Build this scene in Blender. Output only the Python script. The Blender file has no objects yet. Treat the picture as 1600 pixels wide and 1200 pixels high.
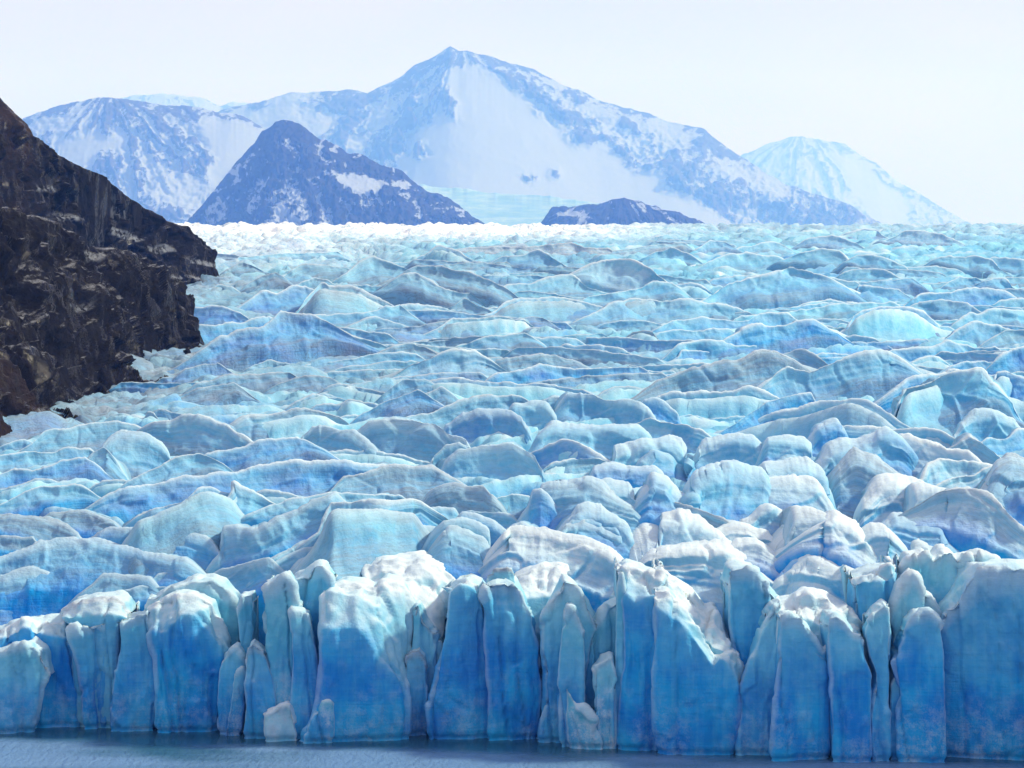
import bpy, math, random
import numpy as np
random.seed(7); np.random.seed(7)
sc = bpy.context.scene
col = sc.collection

# ------------------------------------------------------------------ camera, sky, sun, exposure
F = 4537.0            # focal length in pixels of the 1600 px wide picture
HC = 92.0            # eye height above the lake
HY = 320.0            # image row of the horizon
cd = bpy.data.cameras.new('camera')
cam = bpy.data.objects.new('camera', cd); col.objects.link(cam)
cam.location = (0, 0, HC); cam.rotation_euler = (math.radians(90), 0, 0)
cd.sensor_width = 36.0; cd.lens = 36.0 * F / 1600.0
cd.shift_y = -(600.0 - HY) / 1600.0
cd.clip_start = 1.0; cd.clip_end = 300000.0
sc.camera = cam

SUN_EL, SUN_AZ = 40.0, 74.0      # azimuth clockwise from +Y (view direction): from the right, a touch from the front
w = bpy.data.worlds.new('World'); sc.world = w; w.use_nodes = True
nt = w.node_tree; nt.nodes.clear()
sky = nt.nodes.new('ShaderNodeTexSky'); sky.sky_type = 'NISHITA'; sky.sun_disc = False
sky.sun_elevation = math.radians(SUN_EL); sky.sun_rotation = math.radians(SUN_AZ)
sky.altitude = 100; sky.air_density = 1.0; sky.dust_density = 4.0; sky.ozone_density = 1.0
bg = nt.nodes.new('ShaderNodeBackground'); bg.inputs['Strength'].default_value = 0.12
veil = nt.nodes.new('ShaderNodeBackground'); veil.inputs['Color'].default_value = (0.83, 0.765, 0.84, 1); veil.inputs['Strength'].default_value = 0.83
tcn = nt.nodes.new('ShaderNodeTexCoord'); cn_ = nt.nodes.new('ShaderNodeTexNoise'); cn_.inputs['Scale'].default_value = 11.0; cn_.inputs['Detail'].default_value = 5
mp_ = nt.nodes.new('ShaderNodeMapping'); mp_.inputs['Scale'].default_value = (1, 1, 2.2)
cr_ = nt.nodes.new('ShaderNodeMix'); cr_.data_type = 'RGBA'; cr_.inputs['A'].default_value = (0.68, 0.675, 0.80, 1); cr_.inputs['B'].default_value = (0.97, 0.855, 0.88, 1)
nt.links.new(tcn.outputs['Generated'], mp_.inputs['Vector']); nt.links.new(mp_.outputs[0], cn_.inputs['Vector']); nt.links.new(cn_.outputs['Fac'], cr_.inputs['Factor']); nt.links.new(cr_.outputs['Result'], veil.inputs['Color'])
mx = nt.nodes.new('ShaderNodeMixShader'); mx.inputs[0].default_value = 0.90      # high thin cloud over most of the sky
wo = nt.nodes.new('ShaderNodeOutputWorld')
nt.links.new(sky.outputs[0], bg.inputs[0]); nt.links.new(bg.outputs[0], mx.inputs[1]); nt.links.new(veil.outputs[0], mx.inputs[2]); nt.links.new(mx.outputs[0], wo.inputs[0])
sd = bpy.data.lights.new('sun', 'SUN'); sd.energy = 4.4; sd.angle = math.radians(5); sd.color = (1.0, 0.96, 0.90)
so = bpy.data.objects.new('sun', sd); col.objects.link(so)
so.rotation_euler = (math.radians(90 - SUN_EL), 0, math.radians(180 - SUN_AZ))
sc.view_settings.view_transform = 'Standard'; sc.view_settings.look = 'None'
sc.view_settings.gamma = 1.0; sc.view_settings.use_curve_mapping = False
sc.view_settings.exposure = 0.15
sc.render.engine = 'CYCLES'
sc.cycles.use_denoising = True
sc.cycles.max_bounces = 6; sc.cycles.volume_bounces = 2

HAZE_D = 5.0e-5

# ------------------------------------------------------------------ numpy noise
_T = np.random.RandomState(3).rand(64, 64, 64).astype(np.float32)
def vnoise(x, y, z):
    xi = np.floor(x).astype(np.int64); yi = np.floor(y).astype(np.int64); zi = np.floor(z).astype(np.int64)
    fx = x - xi; fy = y - yi; fz = z - zi
    fx = fx*fx*(3-2*fx); fy = fy*fy*(3-2*fy); fz = fz*fz*(3-2*fz)
    x0 = xi & 63; x1 = (xi+1) & 63; y0 = yi & 63; y1 = (yi+1) & 63; z0 = zi & 63; z1 = (zi+1) & 63
    a = _T[x0,y0,z0]*(1-fx)+_T[x1,y0,z0]*fx; b = _T[x0,y1,z0]*(1-fx)+_T[x1,y1,z0]*fx
    c = _T[x0,y0,z1]*(1-fx)+_T[x1,y0,z1]*fx; d = _T[x0,y1,z1]*(1-fx)+_T[x1,y1,z1]*fx
    return (a*(1-fy)+b*fy)*(1-fz)+(c*(1-fy)+d*fy)*fz
def fbm(x, y, z, o=4, lac=2.03, g=0.5):
    s = 0; a = 1; t = 0
    for i in range(o):
        s = s + a*(vnoise(x+17.3*i, y+5.1*i, z+9.7*i)*2-1); t += a; a *= g; x = x*lac; y = y*lac; z = z*lac
    return s/t
def ridged(x, y, z, o=4, lac=2.1, g=0.5):
    s = 0; a = 1; t = 0
    for i in range(o):
        s = s + a*(1-np.abs(vnoise(x+7.3*i, y+15.1*i, z+3.7*i)*2-1)); t += a; a *= g; x = x*lac; y = y*lac; z = z*lac
    return s/t
def worley(x, y, z):
    xi = np.floor(x).astype(np.int64); yi = np.floor(y).astype(np.int64); zi = np.floor(z).astype(np.int64)
    f1 = np.full(x.shape, 9.0); f2 = np.full(x.shape, 9.0); cid = np.zeros(x.shape)
    for dx in (-1, 0, 1):
        for dy in (-1, 0, 1):
            for dz in (-1, 0, 1):
                cx = xi+dx; cy = yi+dy; cz = zi+dz
                h = cx & 63, cy & 63, cz & 63
                px = cx + _T[h[0], h[1], h[2]]; py = cy + _T[h[1], h[2], (h[0]+11) & 63]; pz = cz + _T[h[2], (h[0]+29) & 63, h[1]]
                d = (px-x)**2+(py-y)**2+(pz-z)**2
                m = d < f1
                f2 = np.where(m, f1, np.minimum(f2, d)); cid = np.where(m, _T[h[0], (h[1]+5) & 63, (h[2]+9) & 63], cid); f1 = np.where(m, d, f1)
    return np.sqrt(f1), np.sqrt(f2), cid
def sstep(a, b, x):
    t = np.clip((x-a)/(b-a), 0, 1); return t*t*(3-2*t)

# ------------------------------------------------------------------ mesh helpers
def grid_mesh(name, V, attrs, mat, parent=None, smooth=True, flip=False):
    """V is rows x cols x 3; attrs maps names to rows x cols floats."""
    R, C = V.shape[:2]
    me = bpy.data.meshes.new(name)
    idx = np.arange(R*C).reshape(R, C)
    q = np.stack([idx[:-1, :-1], idx[:-1, 1:], idx[1:, 1:], idx[1:, :-1]], -1).reshape(-1, 4)
    if flip: q = q[:, ::-1]
    n = len(q)
    me.vertices.add(R*C); me.vertices.foreach_set('co', V.reshape(-1).astype(np.float32))
    me.loops.add(n*4); me.loops.foreach_set('vertex_index', q.reshape(-1).astype(np.int32))
    me.polygons.add(n); me.polygons.foreach_set('loop_start', np.arange(0, n*4, 4, dtype=np.int32))
    me.polygons.foreach_set('loop_total', np.full(n, 4, dtype=np.int32))
    me.update(calc_edges=True)
    me.polygons.foreach_set('use_smooth', np.full(n, smooth, dtype=bool))
    for k, a in attrs.items():
        at = me.attributes.new(k, 'FLOAT', 'POINT'); at.data.foreach_set('value', np.ascontiguousarray(a, dtype=np.float32).reshape(-1))
    me.materials.append(mat)
    ob = bpy.data.objects.new(name, me); col.objects.link(ob)
    if parent is not None: ob.parent = parent
    return ob
def grid_normals(V):
    du = np.gradient(V, axis=1); dv = np.gradient(V, axis=0)
    n = np.cross(du, dv); l = np.linalg.norm(n, axis=-1, keepdims=True)
    return n/np.maximum(l, 1e-9)
def resample(p, n):
    p = np.asarray(p, float)
    s = np.concatenate([[0], np.cumsum(np.hypot(*np.diff(p, axis=0).T[:2]))])
    t = np.linspace(0, s[-1], n)
    return np.stack([np.interp(t, s, p[:, k]) for k in range(p.shape[1])], -1)
def smooth1(a, it, axis=0):
    a = a.copy()
    sl = [slice(None)]*a.ndim
    for _ in range(it):
        m = [slice(None)]*a.ndim; l = list(m); r = list(m)
        m[axis] = slice(1, -1); l[axis] = slice(0, -2); r[axis] = slice(2, None)
        a[tuple(m)] = 0.5*a[tuple(m)] + 0.25*(a[tuple(l)]+a[tuple(r)])
    return a
def w3(px, py, Y):
    px = np.asarray(px, float); py = np.asarray(py, float); Y = np.broadcast_to(np.asarray(Y, float), px.shape)
    return np.stack([(px-800)/F*Y, Y, HC-(py-HY)/F*Y], -1)
def PT(s):
    return [tuple(float(v) for v in a.split(',')) for a in s.split()]

# glacier surface: height over distance, and its inverse from the row at which a ground point shows
SY = np.array([440, 480, 500, 560, 650, 800, 1000, 1400, 2000, 2250, 2400])
SZ = np.array([24.0, 26.6, 27.8, 31.6, 35, 40.3, 46.4, 56.5, 71, 76.0, 62.0])
_yy = np.linspace(445, 2250, 4000); _py = HY+(HC-np.interp(_yy, SY, SZ))*F/_yy
def zs(Y): return np.interp(Y, SY, SZ)
def ysurf(py): return np.interp(-np.asarray(py, float), -_py, _yy)

# ------------------------------------------------------------------ materials
class NB:
    def __init__(self, name):
        self.m = bpy.data.materials.new(name); self.m.use_nodes = True
        self.t = self.m.node_tree; self.t.nodes.clear()
        self.out = self.t.nodes.new('ShaderNodeOutputMaterial')
    def n(self, ty, **kw):
        nd = self.t.nodes.new(ty)
        for k, v in kw.items():
            if k == 'ins':
                for kk, vv in v.items(): self.s(nd.inputs[kk], vv)
            else: setattr(nd, k, v)
        return nd
    def s(self, sock, v):
        if isinstance(v, bpy.types.NodeSocket): self.t.links.new(v, sock)
        else: sock.default_value = v
    def math(self, op, a, b=0.0, c=0.0, clamp=False):
        nd = self.n('ShaderNodeMath', operation=op, use_clamp=clamp)
        self.s(nd.inputs[0], a); self.s(nd.inputs[1], b); self.s(nd.inputs[2], c); return nd.outputs[0]
    def ramp(self, v, a, b):
        nd = self.n('ShaderNodeMapRange', interpolation_type='SMOOTHSTEP'); self.s(nd.inputs['Value'], v)
        nd.inputs['From Min'].default_value = a; nd.inputs['From Max'].default_value = b; return nd.outputs['Result']
    def mix(self, f, a, b, bt='MIX'):
        nd = self.n('ShaderNodeMix', data_type='RGBA', blend_type=bt)
        self.s(nd.inputs['Factor'], f); self.s(nd.inputs['A'], a); self.s(nd.inputs['B'], b); return nd.outputs['Result']
    def noise(self, vec, scale, detail=4, rough=0.55, dist=0.0):
        nd = self.n('ShaderNodeTexNoise'); self.s(nd.inputs['Vector'], vec); nd.inputs['Scale'].default_value = scale
        nd.inputs['Detail'].default_value = detail; nd.inputs['Roughness'].default_value = rough; nd.inputs['Distortion'].default_value = dist
        return nd.outputs['Fac']
    def scaled(self, vec, s, rot=(0, 0, 0)):
        nd = self.n('ShaderNodeMapping'); self.s(nd.inputs['Vector'], vec); nd.inputs['Scale'].default_value = s; nd.inputs['Rotation'].default_value = rot
        return nd.outputs[0]
    def attr(self, name): return self.n('ShaderNodeAttribute', attribute_name=name).outputs['Fac']
C4 = lambda r, g, b: (r, g, b, 1.0)

def ice_material():
    b = NB('glacier_ice')
    geo = b.n('ShaderNodeNewGeometry'); pos = geo.outputs['Position']
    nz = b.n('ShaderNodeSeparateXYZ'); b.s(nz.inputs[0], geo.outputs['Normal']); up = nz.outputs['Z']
    fresh, dirt, crest, snow, frost = (b.attr(k) for k in ('fresh', 'dirt', 'crest', 'snow', 'frost'))
    big = b.noise(pos, 0.11, 3, 0.5)
    mid = b.noise(pos, 0.55, 5, 0.6)
    strata = b.noise(b.scaled(pos, (0.12, 0.12, 2.4)), 1.0, 4, 0.6, 0.4)
    vert = b.noise(b.scaled(pos, (0.9, 0.9, 0.07)), 1.0, 4, 0.55, 0.3)
    fine = b.noise(pos, 3.5, 5, 0.65)
    # bare ice: from deep blue compact ice to paler bubbly ice
    deep = b.mix(b.ramp(big, 0.35, 0.65), C4(0.002, 0.21, 0.66), C4(0.010, 0.36, 0.76))
    pale = b.mix(b.ramp(b.math('ADD', b.math('MULTIPLY', big, 0.7), b.math('MULTIPLY', mid, 0.3)), 0.3, 0.7), C4(0.070, 0.42, 0.62), C4(0.23, 0.60, 0.76))
    f1 = b.math('ADD', fresh, b.math('MULTIPLY', b.math('SUBTRACT', strata, 0.5), 0.3))
    f1 = b.math('ADD', f1, b.math('MULTIPLY', b.math('MULTIPLY', b.math('SUBTRACT', vert, 0.5), 1.0), fresh), clamp=True)
    c = b.mix(f1, pale, deep)
    # bubbly or frosted white crust on whatever faces the sky
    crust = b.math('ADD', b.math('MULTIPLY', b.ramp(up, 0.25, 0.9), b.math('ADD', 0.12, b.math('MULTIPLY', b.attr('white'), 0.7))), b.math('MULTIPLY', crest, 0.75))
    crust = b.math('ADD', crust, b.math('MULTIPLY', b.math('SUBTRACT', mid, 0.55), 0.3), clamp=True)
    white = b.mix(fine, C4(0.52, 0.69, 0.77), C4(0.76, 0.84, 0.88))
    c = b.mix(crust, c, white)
    # crushed white ice stuck to the faces
    fr = b.math('MULTIPLY', b.math('MULTIPLY', frost, b.ramp(b.noise(pos, 0.13, 3, 0.6), 0.40, 0.54)), b.ramp(b.math('ADD', b.math('MULTIPLY', mid, 0.6), b.math('MULTIPLY', fine, 0.4)), 0.42, 0.64))
    c = b.mix(b.math('MULTIPLY', fr, 0.8), c, C4(0.46, 0.62, 0.78))
    # rock flour and grit in streaks
    c = b.mix(b.math('MULTIPLY', dirt, 0.55), c, C4(0.23, 0.33, 0.46))
    sp = b.n('ShaderNodeSeparateXYZ'); b.s(sp.inputs[0], pos)
    cv = b.n('ShaderNodeCombineXYZ'); b.s(cv.inputs[0], b.math('MULTIPLY', sp.outputs['X'], 0.07)); b.s(cv.inputs[1], b.math('MULTIPLY', sp.outputs['Y'], 0.05)); b.s(cv.inputs[2], b.math('MULTIPLY', b.attr('lay'), 0.9))
    streak = b.noise(cv.outputs[0], 1.0, 7, 0.68, 0.5)
    thin = b.ramp(b.math('ABSOLUTE', b.math('SUBTRACT', b.noise(cv.outputs[0], 1.7, 4, 0.6, 0.7), 0.5)), 0.035, 0.0)
    grey = b.ramp(streak, 0.36, 0.66)
    c = b.mix(b.math('MULTIPLY', b.math('MULTIPLY', dirt, grey), 0.7), c, C4(0.21, 0.235, 0.295))
    c = b.mix(b.math('MULTIPLY', thin, b.math('ADD', 0.04, b.math('MULTIPLY', dirt, 0.5))), c, C4(0.10, 0.15, 0.22))
    grit = b.math('MULTIPLY', b.ramp(b.noise(pos, 0.8, 8, 0.75), 0.60, 0.72), dirt)
    c = b.mix(b.math('MULTIPLY', grit, 0.6), c, C4(0.12, 0.125, 0.14))
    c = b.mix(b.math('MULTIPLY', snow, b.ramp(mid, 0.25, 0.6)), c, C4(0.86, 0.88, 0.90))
    h = b.math('ADD', b.math('MULTIPLY', b.math('MULTIPLY', strata, fresh), 0.3), b.math('MULTIPLY', fine, 0.12))
    h = b.math('ADD', h, b.math('MULTIPLY', b.math('MULTIPLY', vert, fresh), 0.6)); h = b.math('ADD', h, b.math('MULTIPLY', mid, 0.5))
    bump = b.n('ShaderNodeBump', ins={'Height': h, 'Strength': 0.6, 'Distance': 0.9})
    p = b.n('ShaderNodeBsdfPrincipled', ins={'Base Color': c, 'Roughness': b.math('ADD', 0.30, b.math('MULTIPLY', fine, 0.35)), 'Normal': bump.outputs[0], 'IOR': 1.31})
    p.inputs['Specular IOR Level'].default_value = 0.14
    b.s(b.out.inputs['Surface'], p.outputs[0]); return b.m

def rock_material():
    b = NB('dark_rock')
    geo = b.n('ShaderNodeNewGeometry'); pos = geo.outputs['Position']
    nz = b.n('ShaderNodeSeparateXYZ'); b.s(nz.inputs[0], geo.outputs['Normal']); up = nz.outputs['Z']
    big = b.noise(pos, 0.035, 5, 0.6); mid = b.noise(pos, 0.25, 7, 0.65); fine = b.noise(pos, 1.6, 8, 0.7)
    stain = b.noise(b.scaled(pos, (0.25, 0.25, 0.03)), 1.0, 6, 0.6, 0.5)
    brown = b.attr('brown')
    c = b.mix(b.ramp(mid, 0.3, 0.7), C4(0.005, 0.003, 0.002), C4(0.015, 0.012, 0.011))
    c = b.mix(b.math('MULTIPLY', brown, b.ramp(big, 0.35, 0.6)), c, C4(0.052, 0.033, 0.024))
    c = b.mix(b.math('MULTIPLY', b.ramp(stain, 0.5, 0.7), 0.6), c, C4(0.03, 0.03, 0.032))
    c = b.mix(b.math('MULTIPLY', b.ramp(b.math('ADD', up, b.math('MULTIPLY', fine, 0.5)), 1.02, 1.30), b.ramp(mid, 0.45, 0.62)), c, C4(0.45, 0.47, 0.50))
    c = b.mix(b.math('MULTIPLY', b.attr('ice'), b.ramp(mid, 0.42, 0.58)), c, C4(0.34, 0.37, 0.42))
    h = b.math('ADD', b.math('MULTIPLY', mid, 2.0), b.math('MULTIPLY', fine, 0.6))
    bump = b.n('ShaderNodeBump', ins={'Height': h, 'Strength': 1.0, 'Distance': 3.0})
    wet = b.ramp(b.noise(b.scaled(pos, (0.16, 0.16, 0.05)), 1.0, 5, 0.65), 0.52, 0.62)
    p = b.n('ShaderNodeBsdfPrincipled', ins={'Base Color': c, 'Roughness': b.math('SUBTRACT', 0.75, b.math('MULTIPLY', wet, 0.5)), 'Specular IOR Level': b.math('ADD', 0.08, b.math('MULTIPLY', wet, 0.45)), 'Normal': bump.outputs[0]})
    b.s(b.out.inputs['Surface'], p.outputs[0]); return b.m

def mountain_material(name, lo, hi):
    b = NB(name)
    geo = b.n('ShaderNodeNewGeometry'); pos = geo.outputs['Position']
    km = b.scaled(pos, (0.0007, 0.0004, 0.0011))
    rk = b.attr('rock')
    n1 = b.noise(km, 7.0, 10, 0.74, 0.8); n2 = b.noise(b.scaled(km, (1, 1, 0.3), (0, 0.7, 0)), 60.0, 6, 0.7)
    st = b.noise(b.scaled(km, (1.0, 1.0, 0.22), (0, 0.75, 0)), 55.0, 5, 0.6, 0.3)
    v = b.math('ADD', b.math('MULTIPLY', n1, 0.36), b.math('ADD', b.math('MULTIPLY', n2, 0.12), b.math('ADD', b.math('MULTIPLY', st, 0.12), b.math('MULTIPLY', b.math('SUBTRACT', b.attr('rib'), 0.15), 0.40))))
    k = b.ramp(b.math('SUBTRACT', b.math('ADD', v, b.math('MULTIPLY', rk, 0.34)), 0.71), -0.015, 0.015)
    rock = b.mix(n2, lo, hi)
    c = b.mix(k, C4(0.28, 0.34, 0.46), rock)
    p = b.n('ShaderNodeBsdfPrincipled', ins={'Base Color': c, 'Roughness': 0.8})
    p.inputs['Specular IOR Level'].default_value = 0.1
    b.s(b.out.inputs['Surface'], p.outputs[0]); return b.m

def far_ice_material():
    b = NB('far_blue_ice')
    geo = b.n('ShaderNodeNewGeometry'); pos = geo.outputs['Position']
    n = b.noise(b.scaled(pos, (0.004, 0.004, 0.03)), 1.0, 6, 0.7)
    c = b.mix(b.ramp(n, 0.35, 0.7), C4(0.16, 0.36, 0.48), C4(0.34, 0.52, 0.62))
    p = b.n('ShaderNodeBsdfPrincipled', ins={'Base Color': c, 'Roughness': 0.6})
    b.s(b.out.inputs['Surface'], p.outputs[0]); return b.m

def water_material():
    b = NB('lake_water')
    pos = b.n('ShaderNodeNewGeometry').outputs['Position']
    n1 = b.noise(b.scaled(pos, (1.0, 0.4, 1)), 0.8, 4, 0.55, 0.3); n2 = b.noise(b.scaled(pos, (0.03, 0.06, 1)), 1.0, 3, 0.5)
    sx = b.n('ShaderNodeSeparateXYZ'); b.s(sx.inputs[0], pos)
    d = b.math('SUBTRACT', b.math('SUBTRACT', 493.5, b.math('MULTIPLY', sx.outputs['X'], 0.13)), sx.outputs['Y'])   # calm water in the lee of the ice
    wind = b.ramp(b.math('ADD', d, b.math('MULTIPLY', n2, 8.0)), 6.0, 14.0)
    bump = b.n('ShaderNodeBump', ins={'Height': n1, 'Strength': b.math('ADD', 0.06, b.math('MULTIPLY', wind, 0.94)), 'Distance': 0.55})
    sheen_color = b.mix(b.math('MULTIPLY', wind, b.ramp(n2, 0.2, 0.6)), C4(0.02, 0.085, 0.14), C4(0.13, 0.245, 0.43))  # sky reflection put into the base colour: lighter over the wind-ruffled outer water
    p = b.n('ShaderNodeBsdfPrincipled', ins={'Base Color': sheen_color, 'Roughness': b.math('ADD', 0.08, b.math('MULTIPLY', wind, 0.22)), 'IOR': 1.33, 'Normal': bump.outputs[0]})
    b.s(b.out.inputs['Surface'], p.outputs[0]); return b.m

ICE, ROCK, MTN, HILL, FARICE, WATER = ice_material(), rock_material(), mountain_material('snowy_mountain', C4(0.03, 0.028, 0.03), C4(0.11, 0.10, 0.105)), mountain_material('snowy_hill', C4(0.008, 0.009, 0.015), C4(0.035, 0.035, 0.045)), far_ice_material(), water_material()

# ------------------------------------------------------------------ lake
def structure(o, label=None):
    o['kind'] = 'structure'
    if label: o['label'] = label
    return o
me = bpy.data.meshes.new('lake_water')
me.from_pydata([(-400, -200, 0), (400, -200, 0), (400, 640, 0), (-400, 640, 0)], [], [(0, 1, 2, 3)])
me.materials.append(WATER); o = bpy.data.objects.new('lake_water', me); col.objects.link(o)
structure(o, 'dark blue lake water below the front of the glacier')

me = bpy.data.meshes.new('valley_floor')
me.from_pydata([(-22000, 2600, -1200), (22000, 2600, -1200), (22000, 97000, -1200), (-22000, 97000, -1200)], [], [(0, 1, 2, 3)])
o = bpy.data.objects.new('valley_floor', me); col.objects.link(o); me.materials.append(MTN)
structure(o, 'snow covered valley floor hidden beyond the glacier')
# ------------------------------------------------------------------ mountains
def inpoly(x, y, poly):
    r = np.zeros(x.shape, bool); n = len(poly)
    for i in range(n):
        x0, y0 = poly[i]; x1, y1 = poly[(i+1) % n]
        if y0 == y1: continue
        c = ((y0 > y) != (y1 > y)) & (x < (x1-x0)*(y-y0)/(y1-y0)+x0)
        r ^= c
    return r
def mountain(name, label, D, sky_pts, base_y, rock0, areas, amp=0.11, slope=0.55, seed=0, nu=420, nv=130, mat=None, fan=None):
    top = resample(PT(sky_pts), nu)
    jag = fbm(top[:, 0]/26.0+seed, top[:, 0]*0+seed, top[:, 0]*0, 5, 2.1, 0.55)
    jag *= 9.0 if name == 'hill' else 6.0
    sm = smooth1(top[:, 1:2], int(500*(nu/500.0)**2), 0)[:, 0]
    H = (base_y-sm)/F*D
    v = np.linspace(0, 1, nv)[:, None]
    py = base_y + (sm[None, :]-base_y)*v + (top[:, 1]-sm+jag)[None, :]*v**5
    px = np.repeat(top[None, :, 0], nv, 0)
    Y = D - (1-v)*np.maximum(H, 30.0)[None, :]/slope
    # keep image columns of the slope beneath its own skyline
    V = np.stack([(px-800)/F*Y, Y, HC-(py-HY)/F*D], -1)
    Hm = H.max(); s = 1.0/(Hm*0.5)
    dsp = ridged(V[..., 0]*s+seed, V[..., 1]*s*0.6, V[..., 2]*s*0.7+seed, 6, 2.1, 0.55)-0.6
    ix = px; iy = py
    wx = fbm(ix/45+seed, iy/45, ix*0, 5, 2.1, 0.6)*42; wy = fbm(ix/45+seed+9, iy/45, ix*0+4, 5, 2.1, 0.6)*30
    rkf = np.full(ix.shape, float(rock0))
    for poly, val in areas: rkf[inpoly(ix+wx, iy+wy, PT(poly))] = val
    rkf = smooth1(smooth1(rkf, 16, 0), 16, 1)
    ip = int(np.argmin(sm)); fx, fy = (fan if fan else (top[ip, 0], sm[ip]-25))
    ang = np.arctan2(px-fx, np.maximum(py-fy, 4.0)); rad = np.hypot(px-fx, py-fy)
    wob = fbm(px/22+seed, py/22, px*0+2, 4)*0.10
    rib = ridged((ang+wob)*9+seed, rad/90, px*0+seed, 5, 2.2, 0.6)+0.22*fbm(px/7, py/5, px*0+seed, 3)
    dsp = (dsp*0.6+(rib-0.62)*0.9*rkf)
    fade = np.sin(np.clip(v, 0, 1)*math.pi)**0.6
    dsp = dsp*(0.12+0.88*rkf)
    V[..., 2] += dsp*amp*Hm*2.0*fade; V[..., 1] -= dsp*amp*Hm*3.0*fade
    # back side
    nb = 14; tb = np.linspace(0, 1, nb+1)[1:, None]
    B = np.repeat(V[-1][None], nb, 0)
    B[..., 1] += tb*Hm/slope*0.8; B[..., 2] = V[-1][None, :, 2]-tb*np.maximum(V[-1][None, :, 2]+400, 0)
    rk = rkf
    V = np.concatenate([V, B]); rk = np.concatenate([rk, np.repeat(rk[-1][None], nb, 0)])
    rb = np.concatenate([rib, np.repeat(rib[-1][None], nb, 0)])
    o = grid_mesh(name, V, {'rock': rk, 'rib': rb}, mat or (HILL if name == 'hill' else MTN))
    return structure(o, label)

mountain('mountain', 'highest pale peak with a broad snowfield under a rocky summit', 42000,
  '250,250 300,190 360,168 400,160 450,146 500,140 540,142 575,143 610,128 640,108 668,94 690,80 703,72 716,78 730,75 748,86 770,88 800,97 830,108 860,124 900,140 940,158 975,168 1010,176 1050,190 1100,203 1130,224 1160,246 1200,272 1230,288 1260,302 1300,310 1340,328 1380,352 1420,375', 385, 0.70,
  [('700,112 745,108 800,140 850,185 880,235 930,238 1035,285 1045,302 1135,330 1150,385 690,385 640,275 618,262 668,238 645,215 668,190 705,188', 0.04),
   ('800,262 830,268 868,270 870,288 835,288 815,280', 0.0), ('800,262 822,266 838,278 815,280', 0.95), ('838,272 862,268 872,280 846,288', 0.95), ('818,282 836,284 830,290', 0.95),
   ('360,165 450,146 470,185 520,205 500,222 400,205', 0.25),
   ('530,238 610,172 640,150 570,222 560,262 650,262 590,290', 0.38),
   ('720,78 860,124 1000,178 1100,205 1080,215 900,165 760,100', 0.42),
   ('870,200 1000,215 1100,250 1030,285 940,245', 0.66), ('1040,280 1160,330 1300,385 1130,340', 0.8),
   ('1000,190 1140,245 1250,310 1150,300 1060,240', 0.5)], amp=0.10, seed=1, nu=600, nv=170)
mountain('mountain', 'faint rounded pale mountain standing behind the right flank of the highest peak', 80000,
  '1120,300 1160,240 1200,226 1235,213 1270,214 1320,224 1345,240 1370,254 1400,280 1430,300 1470,325 1520,352 1560,375', 385, 0.55,
  [('1290,240 1350,265 1420,320 1440,370 1380,370 1330,300', 0.1)], seed=4, nu=260, nv=90)
mountain('mountain', 'faint low pale ridge line between the left mountain and the highest peak', 70000,
  '120,250 190,150 240,146 285,148 320,154 345,166 380,160 420,165 470,200 520,260', 385, 0.45, [], seed=14, nu=240, nv=70)
mountain('mountain', 'broad blue and white mountain on the left with a smooth snow bowl', 30000,
  '-260,330 -120,250 -40,215 20,192 60,176 100,160 135,154 170,153 200,155 240,160 300,168 340,172 380,182 410,196 450,230 520,290 600,340 660,375', 385, 0.66,
  [('325,182 385,182 425,205 415,232 360,275 300,330 330,240', 0.05), ('90,235 170,205 200,215 120,265', 0.1),
   ('40,190 110,170 160,190 90,230', 0.42), ('215,250 330,290 300,340 230,300', 0.42)], seed=2, nu=500, nv=150)
mountain('hill', 'dark blue rocky hill speckled with snow beyond the left ice', 18000,
  '200,385 250,368 290,347 330,304 360,268 390,228 410,202 428,193 445,190 466,192 480,202 497,214 520,226 541,236 560,240 578,250 605,262 628,272 645,284 668,298 700,310 722,326 745,340 772,354 810,375', 390, 0.80,
  [('520,262 560,262 620,285 640,298 560,292', 0.25), ('360,275 420,230 440,240 385,285', 0.62), ('620,310 700,320 740,345 640,340', 0.6)], seed=6, fan=(480, 60), nu=480, nv=150)
mountain('hill', 'low dark blue hill flecked with snow in front of the snowfield', 19000,
  '830,370 862,328 885,322 920,319 950,315 975,314 1005,318 1040,325 1070,336 1105,352 1140,375', 390, 0.78,
  [('880,330 930,322 900,345', 0.4)], seed=8, nu=300, nv=80)
mountain('icefall', 'pale turquoise icefall spilling between the two dark hills', 29000,
  '600,300 660,288 720,295 780,302 840,308 900,312 960,322 1040,345', 392, 0, [], amp=0.10, seed=11, nu=240, nv=60, mat=FARICE)

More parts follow.
